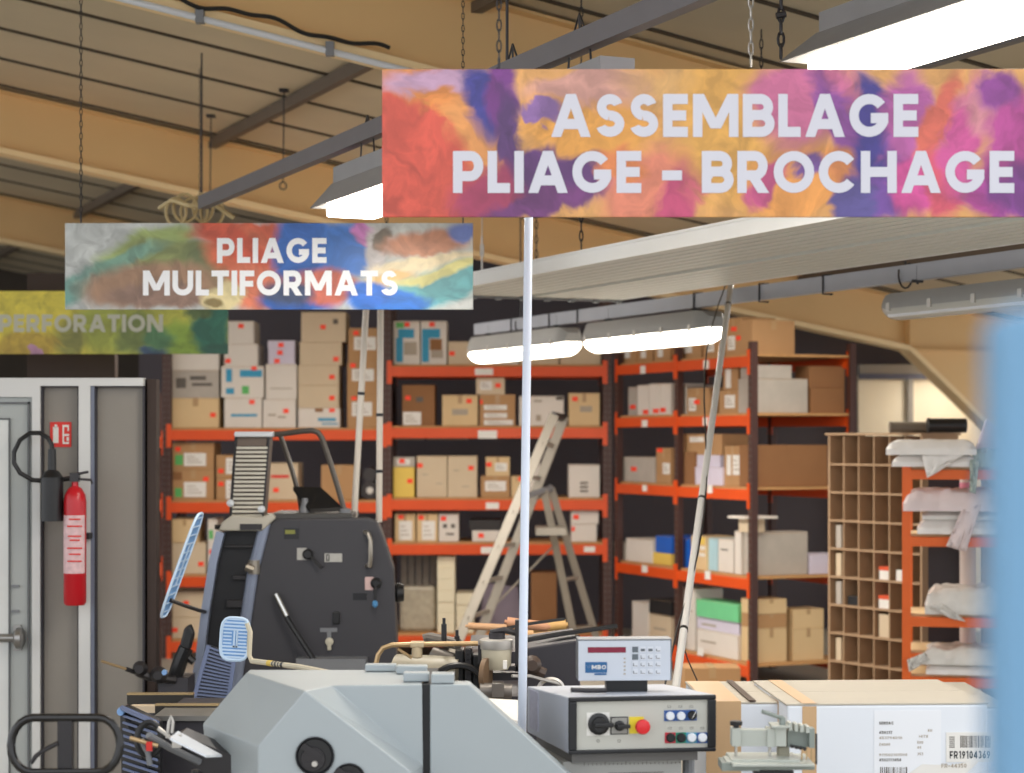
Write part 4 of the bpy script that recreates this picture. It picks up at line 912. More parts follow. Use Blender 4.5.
bundle(922, 648, 1004, 663, -.03, .42, 9, 'greyish crumpled bundle on top of the lowest orange shelf pile', M_FILMG, ([(925, 652), (930, 660)], [(907, 660), (909, 672)]), .02)
t = thing('paper_roll', OF.w(OF.tz(968, 0, .56)[0], .62, 0), 'upright pink and white roll standing behind the orange shelf', 'roll')
c = OF.w(OF.tz(968, 0, .62)[0], .62+.02, 0); m = MB(); m.lathe(c, [(.05, 0), (.05, zo(470))], n=16); m.build('tube', mat('off_white_roll', (208, 200, 194), .6), t, smooth=True)
for y0, y1 in ((482, 497), (592, 606)): m = MB(); m.lathe(c+Z*(CZ-(y1-HY)/F*12.2), [(.0512, 0), (.0512, .09)], n=16); m.build('pink_band', mat('pink_print', (214, 136, 160), .6), t, smooth=True)
m = MB(); m.obox(OF.w(.14, .72, 0), OF.ex*.26, OF.ey*.04, Z*zo(474)); tag(m.build('dark_board', mat('charcoal_board', (40, 40, 46), .6)), 'charcoal board standing behind the orange shelf, left of the roll', 'board')
m = MB(); m.obox(OF.w(.46, .68, 0), OF.ex*.34, OF.ey*.2, Z*zo(474)); tag(m.build('grey_carton', M_GREYB, bevel=.005), 'tall pale grey carton behind the orange shelf, right of the roll', 'box')
m = MB(); m.prism([OF.w(OF.tz(x, 0, .2)[0], .2, ol[0]+.014+dz) for x, dz in ((970, .0), (1012, 0), (1004, .2), (987, .285))], OF.ey*.22)
tag(m.build('pink_bag', mat('pale_pink_bag', (216, 190, 192), .6, var=.05), bevel=.02), 'pale pink peaked bag at the top right of the orange shelf', 'bag')
# ------------------------------------------------------------------ big white cartons on a pallet, right foreground
M_WBOX = mat('white_coated_carton', (222, 226, 232), .5, var=.025, scale=2); M_STRAP = mat('brown_black_strap', (70, 50, 36), .5); M_BTAPE = mat('brown_packing_tape', (196, 160, 118), .4, var=.06)
M_TOPC = mat('cream_carton_top', (182, 174, 160), .7, var=.05)
zt = 1.068
def bigbox(x0, x1, Y0, Y1, lab, ztop=zt, ang=0.0, z0=.16):
    a = P(x0, 0, Y0).x; b = P(x1, 0, Y0).x; t = thing('large_carton', ((a+b)/2, (Y0+Y1)/2, z0), lab, 'box', 'large white cartons in the right foreground')
    ex = Vector((math.cos(ang), math.sin(ang), 0)); ey = Vector((-ex.y, ex.x, 0)); o = Vector((a, Y0, z0))
    m = MB(); m.obox(o, ex*(b-a), ey*(Y1-Y0), Z*(ztop-z0-.004)); m.build('body', M_WBOX, t, bevel=.006)
    for s in (0, 1): m = MB(); m.obox(o+ey*(Y1-Y0)*(.5*s+.002)+Z*(ztop-z0-.004)-ex*.003, ex*(b-a+.006), ey*((Y1-Y0)*.5-.004), Z*.005); m.build('top_flap', M_TOPC, t, bevel=.001)
    return t, o, ex, ey, b-a
ANG = .13
tA, oA, exA, eyA, wA = bigbox(787, 990, 5.85, 6.42, 'large white carton nearest the camera with the FR19104369 label', ang=.05)
m = MB(); m.obox(oA-eyA*.0015+exA*.045, exA*.042, eyA*.0012, Z*(zt-.166)); m.obox(oA+exA*.045+Z*(zt-.16+.002), exA*.042, eyA*.56, Z*.0012); m.build('packing_tape', M_BTAPE, tA)
def onA(x, y, Yq=5.85):                                   # face point for a pixel
    r = (x-CX)/F; o = oA; t_ = (r*o.y-o.x)/(exA.x-r*exA.y); Yp = o.y+t_*exA.y
    return oA+exA*t_+Z*(CZ-(y-HY)/F*Yp-oA.z)
def decA(par, x0, y0, x1, y1, mt, nm, e=.002, parent=None):
    a = onA(x0, y1); b = onA(x1, y0); m = MB(); m.obox(a-eyA*e, exA*((b-a).dot(exA)), eyA*e*.9, Z*(b.z-a.z)); return m.build(nm, mt, parent or tA)
lb = decA(tA, 874, 710, 941, 775, mat('label_paper', (228, 230, 234), .5, var=.01), 'shipping_label', .0015)
lb2 = decA(tA, 946, 732, 993, 762, M_TAG, 'barcode_label', .0025)
def txtA(s, x0, y0, x1, y1, par, mt, e=.0028, t=.2):
    m = MB(); a = onA(x0, y1); b = onA(x1, y1); text_mb(m, s, a-eyA*e, exA, (b-a).length, Z, (y1-y0)/F*5.87, -eyA, t=t, gap=.2, th=.0004); m.build('print', mt, par)
txtA('FR19104369', 949.5, 751, 989.5, 758.5, lb2, M_BLACK, .0029, .2)
txtA('SERIIAC', 879, 721.5, 893.5, 724.5, lb, M_INK, .0018, .26)
for s_, x0, y0, x1 in (('450317', 879, 731, 892), ('4502713454', 879, 758.5, 901)): txtA(s_, x0, y0, x1, y0+2.8, lb, M_INK, .0018, .24)
for s_, x0, y0, x1 in (('453794010', 879, 736.5, 902), ('24000', 879, 743, 890), ('WHITE', 916, 735, 928), ('500', 917, 741, 923), ('40', 917, 746, 921), ('353', 917, 752.5, 923), ('80', 927.5, 729, 932), ('911502101500', 879, 753.5, 907)): txtA(s_, x0, y0, x1, y0+2.6, lb, M_INKL, .0018, .2)
m = MB(); x = 960
while x < 990:
    w_ = random.choice((.35, .6, 1.0)); a = onA(x, 747.5); b = onA(x+w_, 735.5); m.obox(a-eyA*.0029, exA*(b-a).dot(exA), eyA*.0004, Z*(b.z-a.z)); x += w_+random.choice((.5, .8))
for i in range(6): a = onA(949, 747.5-i*2); b = onA(954.5, 746.4-i*2); m.obox(a-eyA*.0029, exA*(b-a).dot(exA), eyA*.0004, Z*(b.z-a.z))
m.build('barcode', M_INK, lb2)
m = MB(); x = 880
while x < 906:
    w_ = random.choice((.5, 1.0, 1.5)); a = onA(x, 775); b = onA(x+w_, 767); m.obox(a-eyA*.0019, exA*(b-a).dot(exA), eyA*.0004, Z*(b.z-a.z)); x += w_+random.choice((.8, 1.2))
m.build('barcode', M_INK, lb)
m = MB(); m.prism([onA(x, y)-eyA*.004 for x, y in ((906, 775), (922, 764), (950, 765), (981, 759), (964, 775))], eyA*.0012); tp = m.build('torn_slip', M_TAG, tA)
txtA('FR-44350', 941, 763.5, 966, 767.5, tp, M_INKL, .0046, .2)
tB, oB, exB, eyB, wB = bigbox(706, 783, 5.98, 6.5, 'large white carton with wide brown tape behind the control cabinet', ang=.03, ztop=1.055)
for k, (x0, w_) in enumerate(((.0, .105), (.215, .03))):
    m = MB(); m.obox(oB-eyB*.002+exB*x0, exB*w_, eyB*.0015, Z*(.9)); m.obox(oB+exB*x0+Z*(.898), exB*w_, eyB*.5, Z*.0012); m.build('packing_tape', M_BTAPE, tB)
tC, oC, exC, eyC, wC = bigbox(716, 790, 6.6, 7.2, 'large white carton at the back left of the foreground group', ang=.0, ztop=.955)
tD, oD, exD, eyD, wD = bigbox(793, 1010, 6.62, 7.3, 'wide white carton at the back of the foreground group', ang=.0, ztop=.955)
for (o_, ex_, ey_, xs, t_, d_) in ((oC, exC, eyC, (.05,), tC, .58), (oB, exB, eyB, (.13,), tB, .5), (oD, exD, eyD, (.3,), tD, .66)):
    for x0 in xs:
        zz = {tC: .955, tB: 1.055, tD: .955}[t_]
        m = MB(); m.obox(o_+ex_*x0+Z*(zz-.16+.003), ex_*.02, ey_*d_, Z*.004); m.build('strap', M_STRAP, t_)
for (x0, x1, Y0, Y1, lb_) in ((700, 1000, 5.82, 6.55, 'wooden pallet under the nearest large cartons'), (706, 1012, 6.58, 7.32, 'wooden pallet under the rear large cartons')):
    a = P(x0, 0, Y0).x; b = P(x1, 0, Y0).x; t = thing('wooden_pallet', ((a+b)/2, (Y0+Y1)/2, 0), lb_, 'pallet')
    for i in range(6): m = MB(); y_ = Y0+(Y1-Y0-.09)*i/5; m.box((a, y_, .138), (b+.02, y_+.09, .158)); m.build('deck_board', M_WOOD, t)
    for i in range(3): m = MB(); x_ = a+(b-a-.08)*i/2; m.box((x_, Y0, 0), (x_+.09, Y1, .137)); m.build('runner', M_WOOD, t)

# ------------------------------------------------------------------ control cabinet with display unit
M_CAB = mat('blue_grey_cabinet', (178, 184, 196), .45, var=.03); M_FASC = mat('warm_grey_fascia', (188, 187, 178), .4, var=.02); M_BEZ = mat('black_bezel', (20, 21, 26), .35)
al = math.radians(8); exM = Vector((math.cos(al), math.sin(al), 0)); eyM = Vector((-.26, .966, 0))
oM = Vector((P(568, 0, 5.6).x, 5.6, P(0, 754, 5.6).z)); zM = P(0, 697, 5.6).z; wM = .422; hM = zM-oM.z; dM = .43
t = thing('control_cabinet', Vector((oM.x+.15, 5.8, 0)), 'grey control cabinet with switches and a black framed fascia', 'control cabinet'); TM = t
m = MB(); c = [oM, oM+exM*wM, oM+exM*wM+eyM*dM, oM+eyM*dM]; tp = [c[0]+Z*hM, c[1]+Z*hM, c[2]+Z*(hM-.022), c[3]+Z*(hM-.022)]
m.add(c+tp, [(0,3,2,1), (4,5,6,7), (0,1,5,4), (1,2,6,5), (2,3,7,6), (3,0,4,7)]); m.build('housing', M_CAB, t, bevel=.004)
fy = -exM.cross(Z)*1.0; nM = Vector((exM.y, -exM.x, 0))   # outward normal of the front
def q(u, v, e=0): return oM+exM*(u*wM)+Z*(v*hM)+nM*e
m = MB()
for u0, v0, u1, v1 in ((0, 0, 1, .07), (0, .92, 1, 1), (0, .07, .055, .92), (.945, .07, 1, .92)): m.obox(q(u0, v0), exM*(u1-u0)*wM, nM*.014, Z*(v1-v0)*hM)
m.build('bezel', M_BEZ, t, bevel=.003)
m = MB(); m.obox(q(.055, .07), exM*.89*wM, nM*.003, Z*.85*hM); FA = m.build('fascia', M_FASC, t)
def px2(x, y): # zoom crop pixels (500,610) scale .2539 -> u,v
    X, Yy = 500+x*.2539, 610+y*.2539; r = (X-CX)/F; t_ = (r*oM.y-oM.x)/(exM.x-r*exM.y); Yp = oM.y+t_*exM.y; zz = CZ-(Yy-HY)/F*Yp
    return t_/wM, (zz-oM.z)/hM
def plate(x0, y0, x1, y1, mt, nm, par=t, e0=.003, e=.002, bev=0):
    a = px2(x0, y1); b = px2(x1, y0); m = MB(); m.obox(q(a[0], a[1], e0), exM*(b[0]-a[0])*wM, nM*e, Z*(b[1]-a[1])*hM); return m.build(nm, mt, par, bevel=bev)
def knob(x, y, prof, mt, nm, par=t, e0=.003, n=24):
    a = px2(x, y); m = MB(); m.lathe(q(a[0], a[1], e0), prof, nM, n); return m.build(nm, mt, par, smooth=True)
K = 5.62/F*.2539
pl_ = plate(340, 402, 430, 495, M_TAG, 'switch_plate'); kb = knob(387, 447, [(43*K, 0), (43*K, .008), (34*K, .012), (30*K, .012), (28*K, .02)], M_BLACK, 'rotary_switch', e0=.005)
a = px2(365, 458); b = px2(440, 438); m = MB(); m.obox(q(a[0], a[1], .02), exM*(b[0]-a[0])*wM, nM*.014, Z*(b[1]-a[1])*hM); m.build('switch_grip', M_BLACK, kb, bevel=.003)
plate(434, 419, 503, 490, M_BEZ, 'switch_frame'); plate(438, 423, 499, 486, mat('grey_switch_plate', (150, 148, 142), .4), 'switch_plate', e0=.0052, e=.001)
kb = knob(468, 454, [(20*K, 0), (20*K, .008), (14*K, .011)], M_BLACK, 'rotary_switch', e0=.0062)
a = px2(455, 462); b = px2(508, 447); m = MB(); m.obox(q(a[0], a[1], .014), exM*(b[0]-a[0])*wM, nM*.012, Z*(b[1]-a[1])*hM); m.build('switch_grip', M_BLACK, kb, bevel=.002)
plate(508, 419, 565, 486, mat('yellow_backplate', (226, 206, 52), .45, var=.02), 'yellow_plate')
knob(553, 454, [(14*K, 0), (14*K, .02), (29*K, .022), (30*K, .03), (26*K, .037), (10*K, .04)], mat('emergency_red', (214, 38, 44), .35, var=.02), 'emergency_stop', e0=.005)
M_BLS = mat('blue_button_strip', (46, 84, 146), .45, var=.02)
plate(645, 392, 774, 437, M_BLS, 'button_strip')
for x in (668, 711): knob(x, 416, [(17*K, 0), (17*K, .006), (14*K, .009)], M_PLASTW, 'push_button', e0=.005)
kb = knob(754, 413, [(18*K, 0), (18*K, .008), (14*K, .012)], M_BLACK, 'rotary_switch', e0=.005)
a = px2(750, 425); m = MB(); m.obox(q(a[0], a[1], .017), exM*.005+Z*.006, nM*.001, (exM+Z).normalized()*.0001+Z*.022+exM*.012); m.build('pointer', M_TAG, kb)
for x0, x1, mt_, bm in ((648, 690, mat('crimson_button_strip', (188, 44, 62), .45), M_BLACK), (690, 731, mat('green_button_strip', (26, 128, 104), .45), M_BLACK), (731, 773, mat('teal_button_strip', (70, 140, 166), .45), M_PLASTW), (773, 815, M_BLS, M_PLASTW)):
    plate(x0, 481, x1, 524, mt_, 'button_strip'); knob((x0+x1)/2+1, 501, [(18*K, 0), (18*K, .006), (14*K, .009)], bm, 'push_button', e0=.005)
for r in ((648, 372, 682, 388), (692, 372, 726, 388), (734, 372, 770, 388), (650, 455, 686, 475), (694, 455, 728, 475), (738, 455, 770, 475), (778, 455, 812, 475)):
    o = plate(*r, M_FASC, 'legend_plate', e=.0012)
    a, b_ = (r[0]+r[2])/2, (r[1]+r[3])/2
    m = MB(); p0 = px2(a, b_)
    for dx, dz, w_, h_ in ((-.005, -.0025, .010, .001), (-.005, .0025, .010, .001), (-.005, -.0025, .001, .006), (.004, -.0025, .001, .006)): m.obox(q(p0[0], p0[1], .0042)+exM*dx+Z*dz, exM*w_, nM*.0004, Z*h_)
    m.build('legend_symbol', M_INK, o)
for x in (385, 468): a = px2(x, 515); m = MB(); m.tube(arcpts(q(a[0], a[1], .0035), exM, Z, .004, .004, 0, 340, 12), .0006, 4, closed=True); m.build('legend_symbol', M_INK, FA)
# side plate, handle on top, stand below
sA = oM+eyM*.10; m = MB(); lx = exM.cross(Z); m.obox(oM+eyM*.30+Z*.02-Vector((.0032, .0, 0)), eyM*.09, Vector((.003, 0, 0)), Z*.115); m.build('side_label', mat('lilac_grey_label', (170, 172, 190), .5, var=.2, scale=60), t)
m = MB(); m.obox(oM+exM*.02+eyM*.03-Z*.03, exM*(wM-.06), eyM*(dM-.06), Z*.03); m.build('underside', mat('shadow_grey_steel', (110, 108, 106), .5), t)
m = MB(); m.prism([oM+exM*.0+eyM*.05-Z*.03, oM+exM*(wM-.08)+eyM*.05-Z*.03, oM+exM*(wM-.08)+eyM*.05-Z*.6, oM+exM*.05+eyM*.05-Z*.6], eyM*.28); m.build('stand_body', mat('stand_grey', (168, 168, 164), .5, var=.03), t)
m = MB()
for i in range(26): m.obox(oM+exM*(.06+.012*i)+eyM*.05-Z*.042+nM*.001, exM*.0015, nM*.001, Z*(.006 if i % 5 else .010))
m.obox(oM+exM*.13+eyM*.05-Z*.066+nM*.001, exM*.16, nM*.001, Z*.002); m.build('ruler_marks', M_INK, t)
m = MB(); m.obox(oM+exM*.1+eyM*.1-Z*(oM.z), exM*.24, eyM*.2, Z*(oM.z-.58)); m.build('pedestal', mat('stand_grey', (168, 168, 164)), t)
m = MB(); m.tube([oM+exM*(wM-.035)+eyM*.12-Z*.0, oM+exM*(wM-.035)+eyM*.12-Z*(oM.z)], .018, 10); m.build('support_tube', M_GREYST, t)
m = MB(); a = P(571, 692, 5.66); m.tube([a+Z*.006, a+Vector((.05, .01, .003)), a+Vector((.10, .03, .001))], .007, 8); o = m.build('door_key', M_DARK, smooth=True); tag(o, 'small dark key handle lying on the front edge of the control cabinet', 'handle')
# display unit
Yd = 5.74; aD = math.radians(3); exD_ = Vector((math.cos(aD), math.sin(aD), 0)); nD = Vector((exD_.y, -exD_.x, 0)); oD_ = Vector((P(578, 0, Yd).x, Yd, P(0, 681, Yd).z)); wD_ = 94.5/F*Yd; hD_ = 40.5/F*Yd
t = thing('display_unit', oD_+exD_*wD_/2-nD*.04, 'small grey display unit with red readout and MBO badge on the control cabinet', 'display')
m = MB(); m.obox(oD_, exD_*wD_, -nD*.075, Z*hD_); m.build('casing', mat('mid_grey_casing', (96, 98, 102), .45), t, bevel=.003)
m = MB(); m.obox(oD_+Z*(hD_)-nD*.0, exD_*wD_, -nD*.075, Z*.004); m.build('top_cover', mat('pale_grey_cover', (140, 142, 146), .4), t, bevel=.002)
m = MB(); m.obox(oD_+exD_*.001+Z*.001, exD_*(wD_-.006), nD*.002, Z*(hD_-.002)); fp = m.build('front_panel', mat('pale_blue_panel', (194, 200, 210), .4, var=.015), t)
def dq(x, y, e=.002): return oD_+exD_*((x-308)/(678-308)*wD_)+Z*((280-y)/(280-122)*hD_)+nD*e
def dplate(x0, y0, x1, y1, mt, nm, e=.001, par=t, e0=.002): a = dq(x0, y1, e0); b = dq(x1, y0, e0); m = MB(); m.obox(a, exD_*(b-a).dot(exD_), nD*e, Z*(b.z-a.z)); return m.build(nm, mt, par)
dplate(346, 148, 496, 170, mat('dark_red_readout', (124, 22, 52), .25, var=.03), 'readout')
bd = dplate(336, 206, 422, 248, mat('badge_blue', (34, 92, 142), .4, var=.03), 'badge')
a = dq(362, 234, .0032); m = MB(); text_mb(m, 'MBO', a, exD_, (418-362)/370*wD_, Z, 16/158*hD_, nD, t=.21, gap=.22, th=.0004); m.tube([dq(342, 220, .0033), dq(357, 220, .0033), dq(350, 233, .0033)], .0003, 4, closed=True); m.build('badge_lettering', M_TAG, bd)
dplate(372, 250, 420, 257, mat('badge_blue', (34, 92, 142)), 'badge_underline')
M_KEY = mat('pale_key', (206, 210, 218), .4, var=.02); M_KEYD = mat('dark_key', (92, 100, 108), .4)
for r_ in range(4):
    for c_ in range(4):
        x, y = 521+c_*30, 147+r_*29; dk = (c_ == 0 and r_ < 2)
        kk = dplate(x, y, x+23, y+22, M_KEYD if dk else M_KEY, 'key', .0015)
        if not dk: dplate(x+3, y+(6 if r_ else 8), x+(20 if c_ in (1, 2) and r_ == 0 else 6), y+18, M_KEYD, 'key_symbol', .0004, kk, .0035); dplate(x+3, y+16, x+20, y+18, M_INK, 'key_symbol', .0004, kk, .0035)
for i in range(5): dplate(487, 190+i*15, 495, 196+i*15, M_INKL, 'indicator', .0005)
m = MB(); p0 = P(606, 0, 5.8); m.box((P(606, 0, 5.8).x, 5.78, zM-.012), (P(647, 0, 5.8).x, 5.88, oD_.z)); m.build('mount', M_BLACK, t)

# ------------------------------------------------------------------ grey hooded folding unit, foreground
M_HOOD = mat('grey_machine_paint', (162, 170, 173), .42, var=.02); M_HOODG = mat('hood_gap_black', (30, 30, 32), .6)
t = thing('folding_unit', (P(380, 0, 5.5).x, 5.6, 0), 'large pale grey hooded folding unit in the foreground', 'machine')
def pz(x, Y, z): return Vector(((x-CX)/F*Y, Y, z))
ZT = 1.168
def yY(y): return (CZ-ZT)*F/(y-HY)
a1 = P(305, 691, yY(691)); a2 = P(331, 685.5, yY(685.5)); a3 = P(422, 684.5, yY(684.5)); Yb = 5.86
a0 = pz(247, 5.8, ZT); zl = .72
vs = dict(A=P(203, 724, 5.7), B=P(258, 746, 5.2), C=a1, D=a0, E=a2, F=P(308+120, 771, yY(685.5)))
Yf = a1.y; Yr = a2.y
def low(p, z=zl, dx=0): return Vector((p.x+dx, p.y, z))
Bv = P(258, 746, Yf); Av = P(203, 724, 5.75)
S = P(411, 772, Yf)                # lower end of the light strip, front
S2 = Vector((a3.x, a3.y, P(0, 766, Yr).z))
back = [pz(240, Yb, ZT)]
V_ = [a1, a2, a3, pz(422, Yb, ZT), pz(250, Yb, ZT), a0, Bv, Av, low(Bv), low(Av, zl, .03), S, S2, low(S), low(a3)]
V_ += [Vector((a3.x, Yb, zl)), Vector((Av.x+.03, Yb, zl)), Vector((Av.x, Yb, Av.z)), Vector((S2.x, S2.y, zl)), pz(308+8, yY(691), ZT)]
# indices: 0 a1,1 a2,2 a3,3 bR,4 bL,5 a0,6 B,7 A,8 Bl,9 Al,10 S,11 S2,12 Sl,13 a3l,14 bRl,15 bLl,16 Ab,17 S2l
m = MB(); m.add(V_[:17]+[V_[16]], [(0,1,2,3,4,5), (5,7,6,0), (7,9,8,6), (0,6,8,12,10), (0,10,11,1), (1,11,2), (10,12,13,11), (2,13,14,3), (3,14,15,16,4), (4,16,7,5), (16,15,9,7)])
m.build('hood', M_HOOD, t, bevel=.004)
m = MB(); g0 = a3; m.prism([g0+Vector((.0, .012, -.002)), g0+Vector((.03, .012, -.002)), Vector((g0.x+.03, g0.y+.012, zl)), Vector((g0.x, g0.y+.012, zl))], (0, .4, 0)); m.build('gap', M_HOODG, t)
g1 = P(430, 684, a3.y); g2 = P(469, 683, a3.y+.02); g3 = P(568, 773, a3.y+.02); g3 = g3+(g3-g2)*.6
m = MB(); m.prism([Vector((g1.x, a3.y, ZT)), Vector((g2.x, a3.y, ZT)), Vector((g3.x, a3.y, g3.z)), Vector((g3.x, a3.y, zl)), Vector((g1.x, a3.y, zl))], (0, .085, 0)); m.build('side_hood', M_HOOD, t, bevel=.004)
for cx_, cy_, r_ in ((315, 756, 19.5), (349, 780, 17)):
    c = P(cx_, cy_, Yf); k = Yf/F
    m = MB(); m.lathe(c+Vector((0, .0, 0)), [(r_*k*.86, 0), (r_*k*.93, .006), (r_*k, .006), (r_*k, .0)], (0, -1, 0), 32); rb = m.build('dial_rim', M_BEZ, t, smooth=True)
    m = MB(); m.lathe(c+Vector((0, -.0, 0)), [(r_*k*.86, 0), (r_*k*.86, .003)], (0, -1, 0), 32); m.build('dial_well', M_BLACK, t)
    m = MB(); m.lathe(c+Vector((-.005, -.003, -.008)), [(.034, 0), (.032, .004)], (0, -1, 0), 20); m.obox(c+Vector((-.04, -.010, .022)), Vector((.05, 0, -.03)), Vector((0, .007, 0)), Vector((.012, 0, .014))); m.obox(c+Vector((-.03, -.010, -.03)), Vector((.05, 0, .0)), Vector((0, .007, 0)), Vector((0, 0, .014))); m.build('dial_knob', M_DARK, t, smooth=False)
    m = MB(); m.lathe(c+Vector((-.0, -.009, -.02)), [(.009, 0), (.007, .005)], (0, -1, 0), 16); m.cur = 0; m.build('dial_screw', M_ALU, t, smooth=True)
for (x0, y0, x1, y1, Y, d) in ((365, 664.5, 396, 671.7, yY(672), .04), (396, 666, 427, 674, yY(674.5), .05), (403, 673, 429, 682, yY(682.3), .05), (431, 674, 454, 682, a3.y+.01, .06)):
    m = MB(); m.pbox(x0, y0, x1, y1, Y, d); p_ = [v for v in m.v]; zmn = min(v.z for v in p_); m.v = [Vector((v.x, v.y, ZT+.001 if abs(v.z-zmn) < 1e-5 else v.z)) for v in p_]; m.build('top_fitting', M_HOOD, t, bevel=.004)
m = MB(); m.box((P(262, 0, 5.5).x, Yf+.05, 0), (P(540, 0, 5.5).x, Yb-.05, zl)); m.build('stand', M_DARK, t)
m = MB(); m.box(P(374, 773, 5.4)-Vector((0, .1, .02)), P(400, 769, 5.4)); 
# feed rail at lower left with clips
t = thing('feed_arm', P(170, 760, 5.6)*1.0, 'silver arm with clips and a tension wheel left of the hooded unit', 'machine arm')
m = MB(); m.prism([P(x, y, 5.55) for x, y in ((172, 738), (180, 734), (262, 768), (262, 790), (228, 790), (168, 748))], (0, .12, 0)); m.build('beam', M_DARK, t)
m = MB(); m.prism([P(178, 733, 5.5), P(222, 757, 5.5), P(206, 757.5, 5.3), P(170, 740, 5.3)], (0, 0, .006)); m.build('tray', M_PLASTW, t)
m = MB(); m.tube(arcpts(P(149, 739, 5.5), (1,0,0), (0,.2,1), .033, .044, 0, 350, 20), .009, 8, closed=True); m.build('wheel', M_BLACK, t, smooth=True)
m = MB(); m.tube([P(130, 738, 5.45), P(158, 746, 5.45)], .006, 8); m.build('spindle', M_BRASS, t, smooth=True)
m = MB(); m.tube([P(148, 735, 5.45), P(170, 748, 5.5), P(200, 762, 5.55)], .01, 8); m.tube([P(141, 739, 5.47), P(148, 753, 5.47), P(150, 765, 5.47)], .008, 8); m.build('link', M_GREYST, t, smooth=True)
m = MB(); m.tube([P(167, 738, 5.45), P(169, 722, 5.45), P(171, 716, 5.45), P(173, 722, 5.45), P(172, 733, 5.45)], .0045, 6); m.pbox(172, 735, 181, 748, 5.42, .01); m.tube([P(158, 728, 5.45), P(175, 741, 5.45)], .006, 6); m.build('clip', M_ALU, t)
m = MB(); m.pbox(146, 742, 152, 751, 5.44, .01); m.build('red_catch', M_REDP, t)
m = MB(); m.tube([P(200, 770, 5.6), Vector((P(200, 0, 5.6).x, 5.6, 0))], .025, 8); m.build('leg', M_DARK, t)

# ------------------------------------------------------------------ pallet truck handle
Yh = 5.2; t = thing('pallet_truck', (P(65, 0, Yh).x, Yh, 0), 'pallet truck with a black oval handle at the bottom left', 'pallet truck')
cl = P(33, 745, Yh); cr = P(98, 745, Yh); r_ = 27*Yh/F
pts = arcpts(cr, (1,0,0), (0,.1,1), 22*Yh/F, r_, -90, 90, 10)+arcpts(cl, (1,0,0), (0,.1,1), 22*Yh/F, r_, 90, 270, 10)
m = MB(); m.tube(pts, .011, 10, closed=True); m.build('handle_loop', mat('glossy_black_tube', (22, 20, 20), .22), t, smooth=True)
m = MB(); m.prism([P(57, 720, Yh), P(72, 720, Yh), P(72, 800, Yh), P(57, 800, Yh)], (0, .03, 0)); m.build('handle_post', M_DARK, t, bevel=.003)
m = MB(); m.tube([P(58, 743, Yh), P(44, 750, Yh), P(36, 756, Yh), P(31, 763, Yh)], .006, 6); m.build('release_lever', M_DARK, t, smooth=True)
zz = P(0, 800, Yh).z; xm = P(65, 0, Yh).x; m = MB(); m.tube([(xm, Yh+.02, zz+.02), (xm+.02, Yh+.2, .25)], .022, 10); m.build('drawbar', M_DARK, t)
m = MB(); m.box((xm-.12, Yh+.15, .12), (xm+.16, Yh+.35, .35)); m.build('pump_housing', M_DARK, t, bevel=.01)
for s in (-1, 1): m = MB(); m.lathe((xm+.02+s*.06-.02, Yh+.22, .08), [(.08, 0), (.08, .05)], (1,0,0), 20); m.build('wheel', M_BLACK, t)
for s in (-1, 1): m = MB(); m.box((xm+.02+s*.2-.08, Yh+.35, .06), (xm+.02+s*.2+.08, Yh+1.3, .12)); m.build('fork', M_DARK, t)
m = MB(); m.box((xm-.26, Yh+.33, .08), (xm+.3, Yh+.40, .3)); m.build('fork_frame', M_DARK, t)

# ------------------------------------------------------------------ delivery machine behind it: black blocks and ribbed guard
M_NEAR = mat('charcoal_machine', (56, 54, 60), .45, var=.08); M_RIB = mat('blue_grey_ribs', (104, 116, 148), .4, var=.08)
t = thing('delivery_table', (P(170, 0, 7.5).x, 7.5, 0), 'charcoal machine bed with ribbed guard and two gold edged rails', 'machine')
def bxx(mb, x0, y0, x1, y1, Y, d, floor=False):
    a = P(x0, y1, Y); b = P(x1, y0, Y); mb.box((a.x, Y, 0 if floor else a.z), (b.x, Y+d, b.z))
m = MB(); bxx(m, 155, 720, 215, 800, 7.0, .6, True); m.build('bed', M_NEAR, t, bevel=.005)
m = MB(); bxx(m, 154, 716, 212, 721, 6.98, .3); m.build('bed_rim', mat('dull_silver', (132, 130, 126), .4, .5), t)
for x0, x1, y0, y1, Y in ((127, 193, 695, 706, 7.9), (155, 218, 706, 718, 7.2)):
    m = MB(); bxx(m, x0, y0, x1, y1, Y, .03); o = m.build('rail', mat('olive_black', (40, 36, 30), .5), t)
    m = MB(); bxx(m, x0-.3, y0-1.5, x1, y0, Y-.003, .036); m.build('rail_edge', mat('gold_edge', (176, 152, 110), .4, .5), o)
m = MB(); bxx(m, 130, 706, 156, 713, 7.5, .05); m.build('table_top', M_CREAM, t)
m = MB(); bxx(m, 127, 712, 160, 800, 7.65, .25, True); m.build('leg_block', M_NEAR, t)
g0 = P(121, 708, 7.0); gb = P(155, 716, 6.9)
m = MB(); m.prism([P(120, 708, 6.9), P(126, 706, 6.9), P(160, 722, 6.7), P(160, 800, 6.7), P(122, 800, 6.9)], (0, .05, 0)); gd = m.build('ribbed_guard', M_BEZ, t)
m = MB()
for i in range(13):
    y = 716+i*6.6; a = P(123.5, y, 6.885); b = P(157, y+(11 if i < 12 else 10), 6.69); m.tube([a, b], .005, 6)
m.tube([P(122, 708, 6.88), P(157, 723, 6.69)], .010, 6); m.build('rib', M_RIB, gd)
m = MB(); m.lathe(P(122, 711, 6.9), [(.012, 0), (.016, .01), (.012, .03)], (0, -1, 0), 14); m.build('corner_knob', mat('light_blue_knob', (130, 170, 220), .4), t, smooth=True)
t = thing('lever_cluster', (P(168, 0, 9.2).x, 9.2, 0), 'cluster of black levers and clamps between the cabin and the black press', 'machine')
m = MB(); m.pprism([(184, 628), (190, 624), (194, 634), (190, 650), (178, 651)], 9.2, .05); m.build('paddle_lever', M_BLACK, t, bevel=.01)
